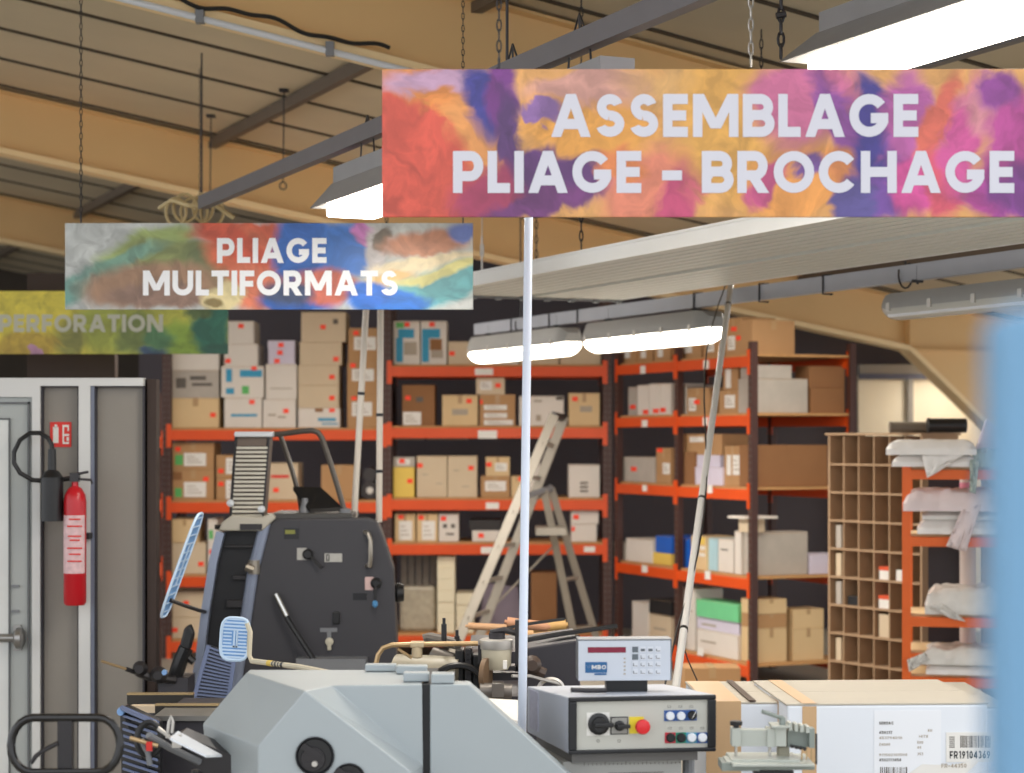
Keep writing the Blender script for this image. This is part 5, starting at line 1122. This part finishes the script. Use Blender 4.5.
m = MB(); m.tube([P(186, 648, 9.2), P(180, 662, 9.2), P(174, 680, 9.2), P(172, 694, 9.2)], .035, 10); m.tube([P(180, 652, 9.2), P(194, 662, 9.2)], .018, 8); m.build('lever_arm', M_BLACK, t, smooth=True)
m = MB(); m.tube([P(137, 672, 9.1), P(150, 677, 9.1), P(175, 680, 9.15)], .02, 8); m.lathe(P(141, 668, 9.1), [(.02, 0), (.035, .02), (.02, .05)], (0, -1, 0), 14); m.lathe(P(160, 674, 9.1), [(.03, 0), (.04, .03), (.02, .06)], (0, -1, 0), 14); m.build('clamp', M_DARK, t, smooth=True)
m = MB(); m.tube([P(101, 661, 9.0), P(126, 669, 9.05)], .006, 6); m.build('long_tip', M_BRASS, t); m = MB(); m.tube([P(126, 669, 9.05), P(140, 674, 9.1)], .01, 6); m.build('tip_sleeve', M_DARK, t)
m = MB(); bxx(m, 158, 678, 188, 700, 9.15, .2, True); m.build('pedestal', M_NEAR, t)
m = MB(); m.lathe(P(165, 672, 9.05), [(.012, 0), (.012, .02)], (0, -1, 0), 12); m.build('blue_cap', mat('light_blue_knob', (130, 170, 220)), t)

# ------------------------------------------------------------------ black press
M_PRS = mat('charcoal_press_paint', (58, 57, 62), .5, var=.05, scale=3); M_PRF = mat('blue_silver_frame', (150, 160, 182), .35, .4, var=.08); M_BEI = mat('beige_machine_paint', (190, 184, 170), .45, var=.05)
Yp = 9.9; t = thing('printing_press', (P(315, 0, Yp).x, Yp+.3, 0), 'tall charcoal printing press with levers on its side cover', 'machine'); TP = t
side = [(270, 523), (276, 518.5), (368, 517.5), (377, 521), (383, 536), (394, 570), (396, 640), (399, 900), (222, 900), (236, 720), (246, 650), (258, 570)]
m = MB(); m.prism([Vector((p.x, p.y, max(p.z, 0))) for p in [P(x, y, Yp) for x, y in side]], (0, .05, 0)); m.build('side_cover', M_PRS, t, bevel=.012)
rim = [(270, 523), (258, 570), (246, 650), (236, 720), (222, 840)]
m = MB(); rp = [P(x, y, Yp+.02) for x, y in rim]; rp = [Vector((p.x-.02, p.y, max(p.z, .02))) for p in rp]; m.tube(rp, .032, 10); m.build('cover_rim', M_PRF, t, smooth=True)
m = MB(); body = [(262, 524), (372, 524), (388, 572), (392, 640), (394, 835), (258, 835), (262, 700)]
m.prism([P(x, y, Yp+.06) for x, y in body], (0, .55, 0)); m.build('body', M_BLACK, t)
m = MB(); m.prism([P(x, y, Yp+.06) for x, y in ((204, 640), (222, 533), (262, 524), (262, 835), (190, 835))], (0, .5, 0)); m.build('inner_body', mat('press_interior', (22, 22, 26), .5, var=.5, scale=12), t)
m = MB(); fr = [P(x, y, Yp+.02) for x, y in ((221, 532), (214, 560), (206, 610), (200, 660), (188, 720), (176, 836))]
for a, b in zip(fr, fr[1:]): bar(m, a, b, .04, .06)
m.build('front_frame', M_PRF, t)
for x, y, w_, h_ in ((225, 545, 30, 3), (232, 575, 22, 5), (226, 600, 26, 8), (228, 630, 22, 10)):
    m = MB(); m.pbox(x, y, x+w_, y+h_, Yp+.03, .03); m.build('roller', M_DARK, t, bevel=.004)
m = MB(); m.prism([P(x, y, Yp-.02) for x, y in ((218, 531), (222, 522), (232, 515), (262, 517), (272, 513), (276, 518), (262, 531))], (0, .5, 0)); m.build('top_shoulder', M_BEI, t, bevel=.01)
m = MB(); m.pbox(240, 524, 262, 530, Yp-.03, .05); m.tube([P(215, 527, Yp), P(262, 527, Yp)], .012, 8); m.build('top_clamp', M_DARK, t)
m = MB(); m.pbox(270, 513.5, 352, 519, Yp+.02, .45); m.build('top_tray', mat('dull_dark_tray', (70, 68, 66), .5), t, bevel=.003)
# slatted feed stack
m = MB(); m.prism([P(235, 446, Yp+.1), P(268, 446, Yp+.1), P(262, 527, Yp+.1), P(231, 519, Yp+.1)], (0, .18, 0)); m.build('feeder_core', mat('brown_feeder', (112, 98, 88), .6, var=.2), t)
m = MB(); n_ = 18
for i in range(n_):
    f = i/(n_-1); xa, xb = 236.5-5*f, 267.5-6*f; y = 448+72*f; m.pbox(xa, y-1.3, xb, y+1.1, Yp+.07, .04)
m.build('feeder_slats', mat('pale_slat', (206, 200, 184), .4, .2), t)
for xa, xb in ((236, 230), (268.5, 262)): m = MB(); m.tube([P(xa, 437, Yp+.08), P(xb, 524, Yp+.08)], .008, 8); m.build('feeder_rod', M_DARK, t)
m = MB(); m.box(P(234, 437, Yp+.05), P(273, 431.5, Yp+.05)+Vector((0, .25, 0))); m.build('feeder_top', M_PLASTW, t, bevel=.008)
m = MB(); m.pbox(237, 437, 268, 446, Yp+.08, .2); m.build('feeder_band', mat('brown_feeder', (112, 98, 88)), t)
for x, y in ((231, 503), (262, 509)): m = MB(); m.lathe(P(x, y, Yp+.05), [(.006, 0), (.018, .01), (.018, .03), (.006, .04)], (0, -1, 0), 14); m.build('feeder_knob', M_PLASTW, t, smooth=True)
arc = [(272, 434.5), (285, 433.5), (300, 431.5), (312, 430.5), (318, 432.5), (322, 438), (330, 462), (338, 488), (345, 513)]
m = MB(); m.tube([P(x, y, Yp+.12) for x, y in arc], .014, 8); m.build('arch_bar', mat('taupe_tube_steel', (92, 86, 80), .4, .4), t, smooth=True)
m = MB(); m.tube([P(x, y, Yp+.35) for x, y in ((280, 434), (284, 446), (292, 470), (299, 495), (302, 514))], .013, 8); m.build('arch_bar', mat('taupe_tube_steel', (92, 86, 80)), t, smooth=True)
m = MB(); m.tube([P(x, y, Yp+.35) for x, y in ((280, 434), (272, 434))]+[P(272, 434.5, Yp+.12)], .012, 8); m.build('arch_bar', mat('taupe_tube_steel', (92, 86, 80)), t)
m = MB(); m.prism([P(293, 490.5, Yp+.2), P(321, 491.5, Yp+.2), P(342, 511, Yp+.1), P(310, 513, Yp+.1)], (0, .01, .02)); m.build('control_plate', M_BLACK, t)
m = MB(); m.lathe(P(305, 514, Yp+.15), [(.035, 0), (.02, .05), (.015, .08)], n=14); m.lathe(P(345, 515, Yp+.12), [(.03, 0), (.03, .03), (.015, .035)], n=14); m.build('bolt_fitting', M_GREYST, t, smooth=True)
# fittings on the cover
Yf2 = Yp-.001
m = MB(); m.pbox(285, 530, 295, 534, Yf2-.004, .005); m.build('name_plate', mat('yellow_green_plate', (132, 134, 60), .5), t)
m = MB(); m.pbox(284, 528, 299, 539, Yf2-.002, .003); m.build('recess_frame', M_BEZ, t)
for r in ((297, 548, 306.5, 560),): m = MB(); m.pbox(*r, Yf2-.004, .005); m.build('index_plate', mat('pale_plate', (180, 178, 172), .5, var=.1, scale=50), t)
m = MB(); m.pbox(324.5, 553.5, 342, 562, Yf2-.004, .005); sp = m.build('sticker', mat('pale_plate', (180, 178, 172)), t); m = MB()
for r in ((326, 554.5, 329.5, 555.5), (326, 560, 329.5, 561), (326, 556, 327, 560), (328.5, 556, 329.5, 560)): m.pbox(*r, Yf2-.005, .001)
m.build('sticker_print', M_BLACK, sp)
m = MB(); m.lathe(P(308, 554, Yf2), [(.026, 0), (.026, .02), (.018, .03)], (0, -1, 0), 18); m.tube([P(308, 554, Yf2-.02), P(322, 568, Yf2-.04)], .007, 8); m.build('selector_lever', M_BLACK, t, smooth=True)
m = MB(); m.tube([P(367, 566, Yf2), P(369.5, 566, Yf2-.04), P(370.5, 560, Yf2-.045), P(370.5, 540, Yf2-.045), P(368.5, 534, Yf2-.04), P(365, 532, Yf2)], .011, 8); m.build('grab_handle', mat('dull_chrome', (166, 158, 146), .3, .7), t, smooth=True)
m = MB(); m.pbox(365, 577, 373.5, 590, Yf2-.004, .005); m.build('index_plate', mat('pinkish_plate', (206, 176, 172), .5, var=.15, scale=50), t)
m = MB(); m.lathe(P(376, 583, Yf2), [(.028, 0), (.026, .02), (.015, .03)], (0, -1, 0), 18); m.tube([P(376, 583, Yf2-.02), P(375, 601, Yf2-.05)], .006, 8); m.build('selector_lever', M_BLACK, t, smooth=True)
m = MB(); m.lathe(P(375, 604.5, Yf2-.05), [(.006, -.015), (.014, -.005), (.014, .012), (.006, .02)], n=14); m.build('lever_ball', mat('blue_ball', (80, 140, 190), .3), t, smooth=True)
m = MB(); m.pbox(353, 593, 367, 600, Yf2-.003, .004); m.build('recess_frame', M_BEZ, t)
m = MB(); m.pbox(333, 612, 339.5, 624, Yf2-.02, .021); m.build('latch_block', M_BLACK, t, bevel=.004)
m = MB(); m.pbox(320, 628, 337, 632, Yf2-.006, .007); m.pbox(327, 632, 331, 640, Yf2-.006, .007); m.build('latch_bracket', M_GREYST, t)
m = MB(); m.lathe(P(329.5, 641.5, Yf2), [(.02, 0), (.02, .015), (.012, .02)], (0, -1, 0), 16); m.pbox(327.5, 644, 331, 650, Yf2-.02, .012); m.build('latch_knob', mat('cream_knob', (196, 190, 170), .4), t, smooth=True)
m = MB(); m.tube([P(276, 595, Yf2-.04), P(288, 620, Yf2-.06), P(319, 668, Yf2-.1)], .014, 8); lv = m.build('long_lever', M_BLACK, t, smooth=True); m = MB(); m.tube([P(276, 594, Yf2-.05), P(287, 616, Yf2-.07)], .012, 8); m.build('lever_grip', M_CHROME, lv, smooth=True); m = MB(); m.tube([P(276, 595, Yf2-.04), P(276, 595, Yf2+.0)], .01, 8); m.tube([P(319, 668, Yf2-.1), P(319, 668, Yf2)], .01, 8); m.build('lever_pivot', M_DARK, lv)
m = MB(); m.tube([P(254, 560, Yp), P(254, 574, Yp)], .03, 10); m.tube([P(246, 567, Yp-.03), P(254, 570, Yp-.03)], .02, 8); m.build('frame_latch', mat('dull_chrome', (166, 158, 146)), t, smooth=True)
m = MB(); m.lathe(P(394, 593, Yp+.1), [(.04, 0), (.05, .02), (.04, .05)], (1, 0, 0), 16); m.build('side_knob', M_BLACK, t, smooth=True)
m = MB(); m.pbox(296, 659, 366, 674, Yp-.12, .12); m.build('lower_ledge', M_GREYST, t)
# ribbed guard of the press (tilted)
t = thing('slatted_guard', P(212, 703, 8.9), 'tilted blue grey slatted guard leaning at the foot of the press', 'guard')
qd = [P(209, 645, 8.9), P(235, 655, 8.9), P(228, 705, 8.9), P(193, 703, 8.9)]
m = MB(); m.prism(qd, (0, .02, 0)); m.build('plate', M_BEZ, t)
m = MB(); n_ = 16
for i in range(n_):
    f = (i+.5)/n_; a = qd[0].lerp(qd[3], f); b = qd[1].lerp(qd[2], f); bar(m, a+Vector((0, -.006, 0)), b+Vector((0, -.006, 0)), .008, .01)
for a, b in ((qd[0], qd[3]), (qd[1], qd[2])): bar(m, a+Vector((0, -.006, 0)), b+Vector((0, -.006, 0)), .018, .014)
m.build('slats', M_RIB, t)
m = MB(); a = P(212, 703, 8.95); m.box((a.x-.06, 8.93, 0), (a.x+.06, 9.03, a.z+.01)); m.build('foot', M_DARK, t)

# paddles with blue grid heads (one facing, one edge-on)
def paddle(c, ex, ez, w, h, lab, stick, rest):
    ex = Vector(ex).normalized(); ez = Vector(ez).normalized(); n = ex.cross(ez).normalized(); n = n if n.y < 0 else -n
    t = thing('gridded_paddle', c, lab, 'paddle'); m = MB()
    out = []
    for i in range(28):
        a = 2*math.pi*i/28; ca, sa = math.cos(a), math.sin(a); p_ = 4
        r_ = (abs(ca)**p_+abs(sa)**p_)**(-1/p_); out.append(c+ex*w/2*r_*ca+ez*h/2*r_*sa)
    m.tube(out, .006, 6, closed=True); m.build('rim', mat('pale_blue_rim', (196, 218, 240), .35), t, smooth=True)
    m = MB(); m.prism([c+(p_-c)*.98-n*.002 for p_ in out], n*.003); pb = m.build('web', mat('blue_web', (110, 158, 212), .35, var=.2, scale=30), t)
    m = MB(); k = 12
    for i in range(k):
        f = -.45+.9*i/(k-1)
        if abs(f) < .18: 
            m.obox(c+ez*h*f-ex*w*.42+n*.002, ex*w*.3, n*.002, ez*.005); m.obox(c+ez*h*f+ex*w*.08+n*.002, ex*w*.34, n*.002, ez*.005); continue
        L_ = w*.44*(1-max(0, abs(f)-.35)*1.2); m.obox(c+ez*h*f-ex*L_+n*.002, ex*2*L_, n*.002, ez*.006)
    m.obox(c-ez*h*.2-ex*w*.06+n*.002, ex*.006, n*.002, ez*h*.4); m.obox(c-ez*h*.2+ex*w*.04+n*.002, ex*.006, n*.002, ez*h*.4)
    m.build('grid_bars', mat('pale_blue_rim', (196, 218, 240)), t)
    m = MB(); m.tube(stick, .009, 8); st = m.build('handle', (mat('cream_stick', (206, 196, 172), .5) if rest is None else M_DARK), t, smooth=True)
    return t, st
Yq = 6.6
tq, st = paddle(P(235, 639, Yq), (1, 0, -.06), (.06, 0, 1), 28*Yq/F, 42*Yq/F, 'small rounded blue gridded paddle on a striped stick, facing the camera', [P(247, 623, Yq), P(250, 632, Yq), P(249, 655, Yq), P(252, 661, Yq), P(300, 667, 6.3), P(345, 676, 5.95)], None)
for i, (f0, f1, mt_) in enumerate(((.32, .4, M_YEL), (.42, .44, M_BLACK), (.47, .5, M_BLACK), (.53, .55, M_BLACK), (.58, .62, M_BLACK))):
    a = P(252, 661, Yq); b = P(300, 667, 6.3); m = MB(); m.tube([a.lerp(b, f0*1.1), a.lerp(b, f1*1.1)], .0098, 8); m.build('stripe', mt_, st)
tq, st = paddle(P(182, 565, 8.6), (.16, .95, .05), (.18, 0, .5), .115, 1.12*98*8.6/F, 'long pale blue gridded paddle standing tilted, seen nearly edge-on', [P(170, 600, 8.6), P(186, 606, 8.75), P(198, 610, 8.95), P(205, 612, 9.9)], 1)

# ------------------------------------------------------------------ intermediate folding machine clutter
Ym = 7.4; t = thing('folding_machine', (P(480, 0, Ym).x, Ym+.2, 0), 'dark folding machine with rollers and pipes behind the grey hooded unit', 'machine')
m = MB(); m.pprism([(527, 648), (577, 640.5), (580, 665), (580, 800), (527, 800)], 7.6, .5); m.build('side_housing', M_NEAR, t, bevel=.006)
m = MB(); m.box((P(395, 0, Ym).x, Ym+.1, 0), (P(585, 0, Ym).x, Ym+.6, P(0, 700, Ym).z)); m.build('base', M_NEAR, t)
m = MB(); m.lathe(P(397, 681, Ym+.05), [(.10, 0), (.10, .25)], (.95, -.25, 0), 28); m.build('feed_drum', mat('cream_roller', (150, 143, 126), .4, var=.06), t, smooth=True)
m = MB(); m.tube(arcpts(P(458, 690, Ym-.1), (1,0,0), (0,0,1), .1, .09, 20, 175, 14), .012, 6); m.build('hose', M_BLACK, t, smooth=True)
m = MB(); m.tube([P(424, 640, Ym+.1), P(430, 638, Ym+.1), P(458, 644, Ym)], .022, 10); m.tube([P(434, 655, Ym+.05), P(455, 662, Ym)], .032, 12); m.tube([P(440, 668, Ym+.02), P(470, 672, Ym)], .026, 12); m.build('roller', mat('warm_grey_roller', (112, 106, 100), .4, .3), t, smooth=True)
m = MB(); m.tube([P(375, 668, Ym-.1), P(378, 655, Ym-.1), P(383, 648, Ym-.1), P(392, 645, Ym-.1), P(410, 644.5, Ym-.1), P(440, 644, Ym-.1), P(478, 643.5, Ym-.1)], .009, 8); m.tube([P(398, 649, Ym-.1), P(412, 658, Ym-.1)], .006, 6); m.build('brass_pipe', M_BRASS, t, smooth=True)
m = MB(); m.pbox(410, 642, 424, 648, Ym-.12, .05); m.tube([P(417, 642, Ym-.1), P(417, 658, Ym-.1)], .02, 10); m.build('brass_valve', mat('pale_brass', (196, 178, 146), .5, .3), t, bevel=.005)
for x, y0, y1 in ((444, 618, 645), (457, 630, 645)): m = MB(); m.tube([P(x, y1, Ym), P(x, y0+6, Ym)], .010, 8); m.tube([P(x, y0+7, Ym), P(x, y0, Ym)], .006, 8); m.build('spindle', M_BLACK, t)
for (x0, y0, x1, y1) in ((455, 650, 464, 684), (465, 648, 472, 690), (472, 655, 480, 690)):
    m = MB(); m.pbox(x0, y0, x1, y1, Ym-.05, .1); m.build('gear_block', M_BLACK, t, bevel=.006)
m = MB()
for y in range(652, 688, 5): m.lathe(P(468, y, Ym-.055), [(.012, 0), (.012, .01)], (0, -1, 0), 10)
m.build('bolt_row', M_DARK, t)
m = MB(); m.lathe(P(483.5, 675, Ym-.15), [(.062, 0), (.062, .018)], (.96, -.28, 0), 24); m.build('feed_disc', mat('brown_disc', (110, 86, 62), .6), t, smooth=True)
m = MB(); c = P(496, 669, Ym-.1); k = Ym/F; m.lathe(c, [(13*k, 0), (15*k, 4*k), (15.5*k, 20*k), (15.5*k, 26*k)], n=24); m.build('cup', mat('cream_cup', (190, 182, 160), .3, var=.08), t, smooth=True)
m = MB(); m.lathe(c+Z*20*k, [(16*k, 0), (16.5*k, 1*k), (16.5*k, 9*k), (14*k, 10*k)], n=24); m.build('cup_lid', M_ALU, t, smooth=True)
m = MB(); m.tube([P(492, 641, Ym-.1), P(492, 632, Ym-.1), P(505, 630, Ym-.1), P(520, 634, Ym-.1)], .012, 8); m.lathe(P(497, 641, Ym-.1), [(.03, 0), (.03, .03)], n=14); m.build('cup_fitting', M_DARK, t, smooth=True)
for r in ((515, 620, 520, 672), (478, 645, 482, 664)): m = MB(); m.pbox(*r, Ym-.12, .03); m.build('post', M_DARK, t, bevel=.002)
m = MB(); m.pbox(500, 666, 523, 671, Ym-.12, .08); m.pbox(488, 673, 520, 680, Ym-.1, .08); m.build('bracket', M_DARK, t)
m = MB(); m.tube([P(480, 691, Ym-.2), P(512, 692, Ym-.2)], .03, 12); m.pbox(492, 684, 504, 697, Ym-.24, .08); m.build('shaft', mat('warm_grey_roller', (112, 106, 100)), t, smooth=True)
m = MB(); m.tube([P(512, 676, Ym-.2), P(530, 676, Ym-.15), P(560, 684, Ym-.1)], .006, 6); m.tube(arcpts(P(551, 690, Ym-.1), (1,0,0), (0,0,1), .045, .04, 0, 180, 12), .009, 6); m.build('wire_loop', M_ALU, t, smooth=True)
m = MB(); m.lathe(P(532, 664, Ym-.1), [(.02, 0), (.035, .02), (.02, .05)], (0, -1, 0), 12); m.tube([P(532, 668, Ym-.1), P(545, 674, Ym-.1)], .02, 8); m.build('rusty_knob', mat('brown_black_knob', (70, 56, 48), .5), t, smooth=True)
m = MB(); m.tube([P(497, 631, Ym), P(520, 625, Ym+.1), P(564, 619, Ym+.3)], .006, 6); m.tube([P(527, 640, Ym+.1), P(560, 634, Ym+.15), P(617, 626, Ym+.2)], .009, 6); m.tube([P(527, 648, 7.7), P(560, 640, 7.7), P(580, 637, 7.7)], .008, 6); m.build('long_rod', M_BLACK, t)
m = MB(); m.pbox(503, 661, 507, 669, Ym-.2, .02); m.build('white_tab', M_TAG, t)
t = thing('paper_pile', P(510, 716, 6.5), 'white sheets lying between the hooded unit and the tall pole', 'paper')
m = MB(); m.prism([P(484, 698, 6.75), P(522, 700, 6.7), P(526, 724, 6.35), P(500, 714, 6.3)], (0, 0, -.02)); m.build('sheets', M_TAG, t, bevel=.003)
m = MB(); a = P(505, 712, 6.5); m.box((a.x-.04, 6.42, 0), (a.x+.06, 6.6, a.z-.05)); m.build('support', M_GREYST, t)
for i, (x0, y0, x1, y1, r_, lb_) in enumerate(((507, 622, 548, 627, 5, 'pinkish wooden roller, leftmost of the tan rolls behind the machine'), (533, 628, 566, 624.5, 5, 'yellowish wooden roller, upper right of the tan rolls'), (468, 626, 512, 628, 3.5, 'flat tan wooden stick, far left of the tan rolls'), (520, 634, 566, 635, 4, 'tan wooden roller, lowest in front of the ladder foot'))):
    Y_ = 8.3+.12*i; k = Y_/F; m = MB(); a, b = P(x0, y0, Y_), P(x1, y1, Y_); m.tube([a, a.lerp(b, .05), a.lerp(b, .95), b], r_*k, 14); m.tube([a.lerp(b, -.06), a], r_*k*.4, 8); m.tube([b, a.lerp(b, 1.06)], r_*k*.4, 8)
    tag(m.build('wooden_roller', mat('tan_wood_%s' % 'abcd'[i], ((204, 148, 112), (214, 170, 104), (206, 160, 118), (220, 172, 120))[i], .5, var=.08), smooth=True), lb_, 'roller')
m = MB(); a = P(520, 639.5, 8.6); m.box((P(470, 0, 8.6).x, 8.2, 0), (P(566, 0, 8.6).x, 8.9, a.z-.01)); tag(m.build('work_table', M_NEAR), 'dark bench carrying the tan wooden rollers', 'table')

# ------------------------------------------------------------------ poles
def pole(pts, r, lab, mt, ties=()):
    t = thing('cable_pole', pts[-1], lab, 'pole'); m = MB(); m.tube(pts, r, 12); m.build('tube', mt, t, smooth=True)
    for f in ties: a, b = Vector(pts[0]), Vector(pts[-1]); c = a.lerp(b, f); d = (b-a).normalized(); m = MB(); m.tube([c-d*.008, c+d*.008], r*1.15, 10); m.build('cable_tie', M_BLACK, t)
    return t
a = P(529.5, 150, 6.35); b = P(522, 730, 6.1)
M_POLEB = mat('bluish_white_pole', (214, 224, 240), .3, var=.02)
pole([a, b+(b-a)*(b.z/(a.z-b.z))], .0135, 'tall bluish white pole rising just left of the control cabinet', M_POLEB)
a = P(370, 240, 10.2); b = P(354, 519, 10.2); pole([a, b], .0165, 'left of two thin cream poles rising from the black press', mat('cream_pole', (226, 216, 202), .4, var=.03), (.55,))
a = P(381, 240, 10.25); b = P(379, 522, 10.25); pole([a, b], .0165, 'right of two thin cream poles, upright behind the press cover', mat('cream_pole', (226, 216, 202)), (.62, .82))
a = P(731, 284, 11.25); b = P(674, 700, 7.5); e = b+(b-a)*(b.z/(a.z-b.z)); tl = pole([a, e], .016, 'long grey white pole leaning from the pale rail down behind the display', mat('grey_white_pole', (196, 194, 190), .35, var=.03), (.05, .42, .6))
m = MB(); d = (e-a); pts = [a+d*f+Vector((-.03-.05*math.sin(f*3.3*math.pi)*(1 if f < .6 else .5), -.02, 0)) for f in [i/20 for i in range(15)]]; m.tube(pts, .004, 5); m.build('cable', M_BLACK, tl, smooth=True)
m = MB(); m.tube([P(683, 645, 8.2), P(688, 660, 8.2), P(697, 680, 8.2), P(704, 700, 8.2)], .003, 5); m.build('cable', M_BLACK, tl)

# ------------------------------------------------------------------ clamp gauge in front of the cartons
Yg = 5.35; t = thing('clamp_gauge', P(775, 771, Yg), 'grey metal clamp gauge with black knob in front of the white cartons', 'clamp'); kg = .1367
def gx(x, y): return 700+x*kg, 700+y*kg
def gb(x0, y0, x1, y1, d0, d, mt, nm, bev=.0006): m = MB(); a = gx(x0, y0); b = gx(x1, y1); m.pbox(a[0], a[1], b[0], b[1], Yg+d0, d); return m.build(nm, mt, t, bevel=bev)
M_CG = mat('pale_grey_cast', (176, 180, 172), .4, .2, var=.05); M_CGD = mat('green_grey_cast', (134, 142, 136), .4, .2, var=.05)
gb(235, 210, 300, 340, 0, .05, M_CG, 'end_block'); gb(300, 218, 495, 338, .01, .03, M_CG, 'cross_bar'); gb(492, 210, 555, 345, 0, .05, M_CG, 'slide_block'); gb(555, 200, 632, 340, -.005, .06, M_CG, 'clamp_block'); gb(528, 192, 660, 206, -.02, .08, M_CG, 'clamp_cap')
gb(640, 222, 810, 345, .02, .04, M_CGD, 'finger_bar'); gb(800, 210, 840, 352, -.01, .04, M_CGD, 'finger_end'); gb(575, 345, 655, 445, .02, .04, mat('olive_grey_block', (140, 136, 118), .5), 'upright_block')
for i in range(4): gb(650+i*42, 168+i*9, 676+i*42, 225+i*6, -.01, .05, M_CG, 'finger'); 
for i in range(4): gb(665+i*32, 332+i*7, 688+i*32, 352+i*7, 0, .04, M_DARK, 'finger_tip')
for i, x in enumerate((745, 780, 815, 848)):
    m = MB(); m.tube([P(*gx(x, 360), Yg), P(*gx(x, 425), Yg), P(*gx(x-8, 450), Yg), P(*gx(x-35, 470), Yg)], .0022, 6); m.build('bent_wire', M_BRASS, t)
m = MB(); m.tube([P(*gx(850, 245), Yg), P(*gx(850, 470), Yg)], .003, 6); m.build('side_rod', M_DARK, t)
for x in (262, 509): m = MB(); m.tube([P(*gx(x, 338), Yg+.02), P(*gx(x, 440), Yg+.02)], .004, 8); m.build('guide_rod', M_CHROME, t)
m = MB(); m.lathe(P(*gx(264, 210), Yg+.02), [(.008, 0), (.008, .01), (.0165, .010), (.017, .019), (.015, .021)], n=18); m.build('black_knob', M_BLACK, t, smooth=True)
m = MB(); m.lathe(P(*gx(603, 195), Yg+.01), [(.009, 0), (.009, .012), (.008, .026)], n=14); m.tube([P(*gx(606, 130), Yg+.01), P(*gx(560, 118), Yg), P(*gx(455, 84), Yg-.02)], .0055, 8); m.build('clamp_lever', M_CGD, t, smooth=True)
gb(230, 438, 730, 455, -.04, .13, M_CG, 'base_plate'); gb(240, 470, 840, 488, -.08, .18, M_CG, 'base_plate'); gb(160, 462, 440, 520, -.05, .1, M_CGD, 'base_foot'); gb(440, 488, 840, 512, -.04, .1, M_CGD, 'base_foot')
gb(195, 452, 400, 470, -.05, .1, M_CG, 'shim'); gb(560, 455, 740, 470, -.04, .1, M_CG, 'shim')
a = P(775, 771, Yg); m = MB(); m.box((a.x-.05, Yg, 0), (a.x+.05, Yg+.08, a.z)); m.build('stand', M_DARK, t)

# ------------------------------------------------------------------ blurred blue post right next to the camera
Yn = .95; xb = P(1000, 0, Yn).x; m = MB()
prof = [(xb, 0), (xb+.1, 0), (xb+.1, P(0, 306, Yn).z)] + [(xb+.012-.012*math.sin(math.radians(q_)), P(0, 306, Yn).z-.012+.012*math.cos(math.radians(q_))) for q_ in (0, 30, 60, 90)]
m.prism([(x_, Yn, z_) for x_, z_ in prof], (0, .04, 0)); o = m.build('blue_post', mat('sky_blue_paint', (108, 152, 186), .5, var=.03), bevel=.004); tag(o, 'out of focus sky blue post at the right edge, closest to the camera', 'post')
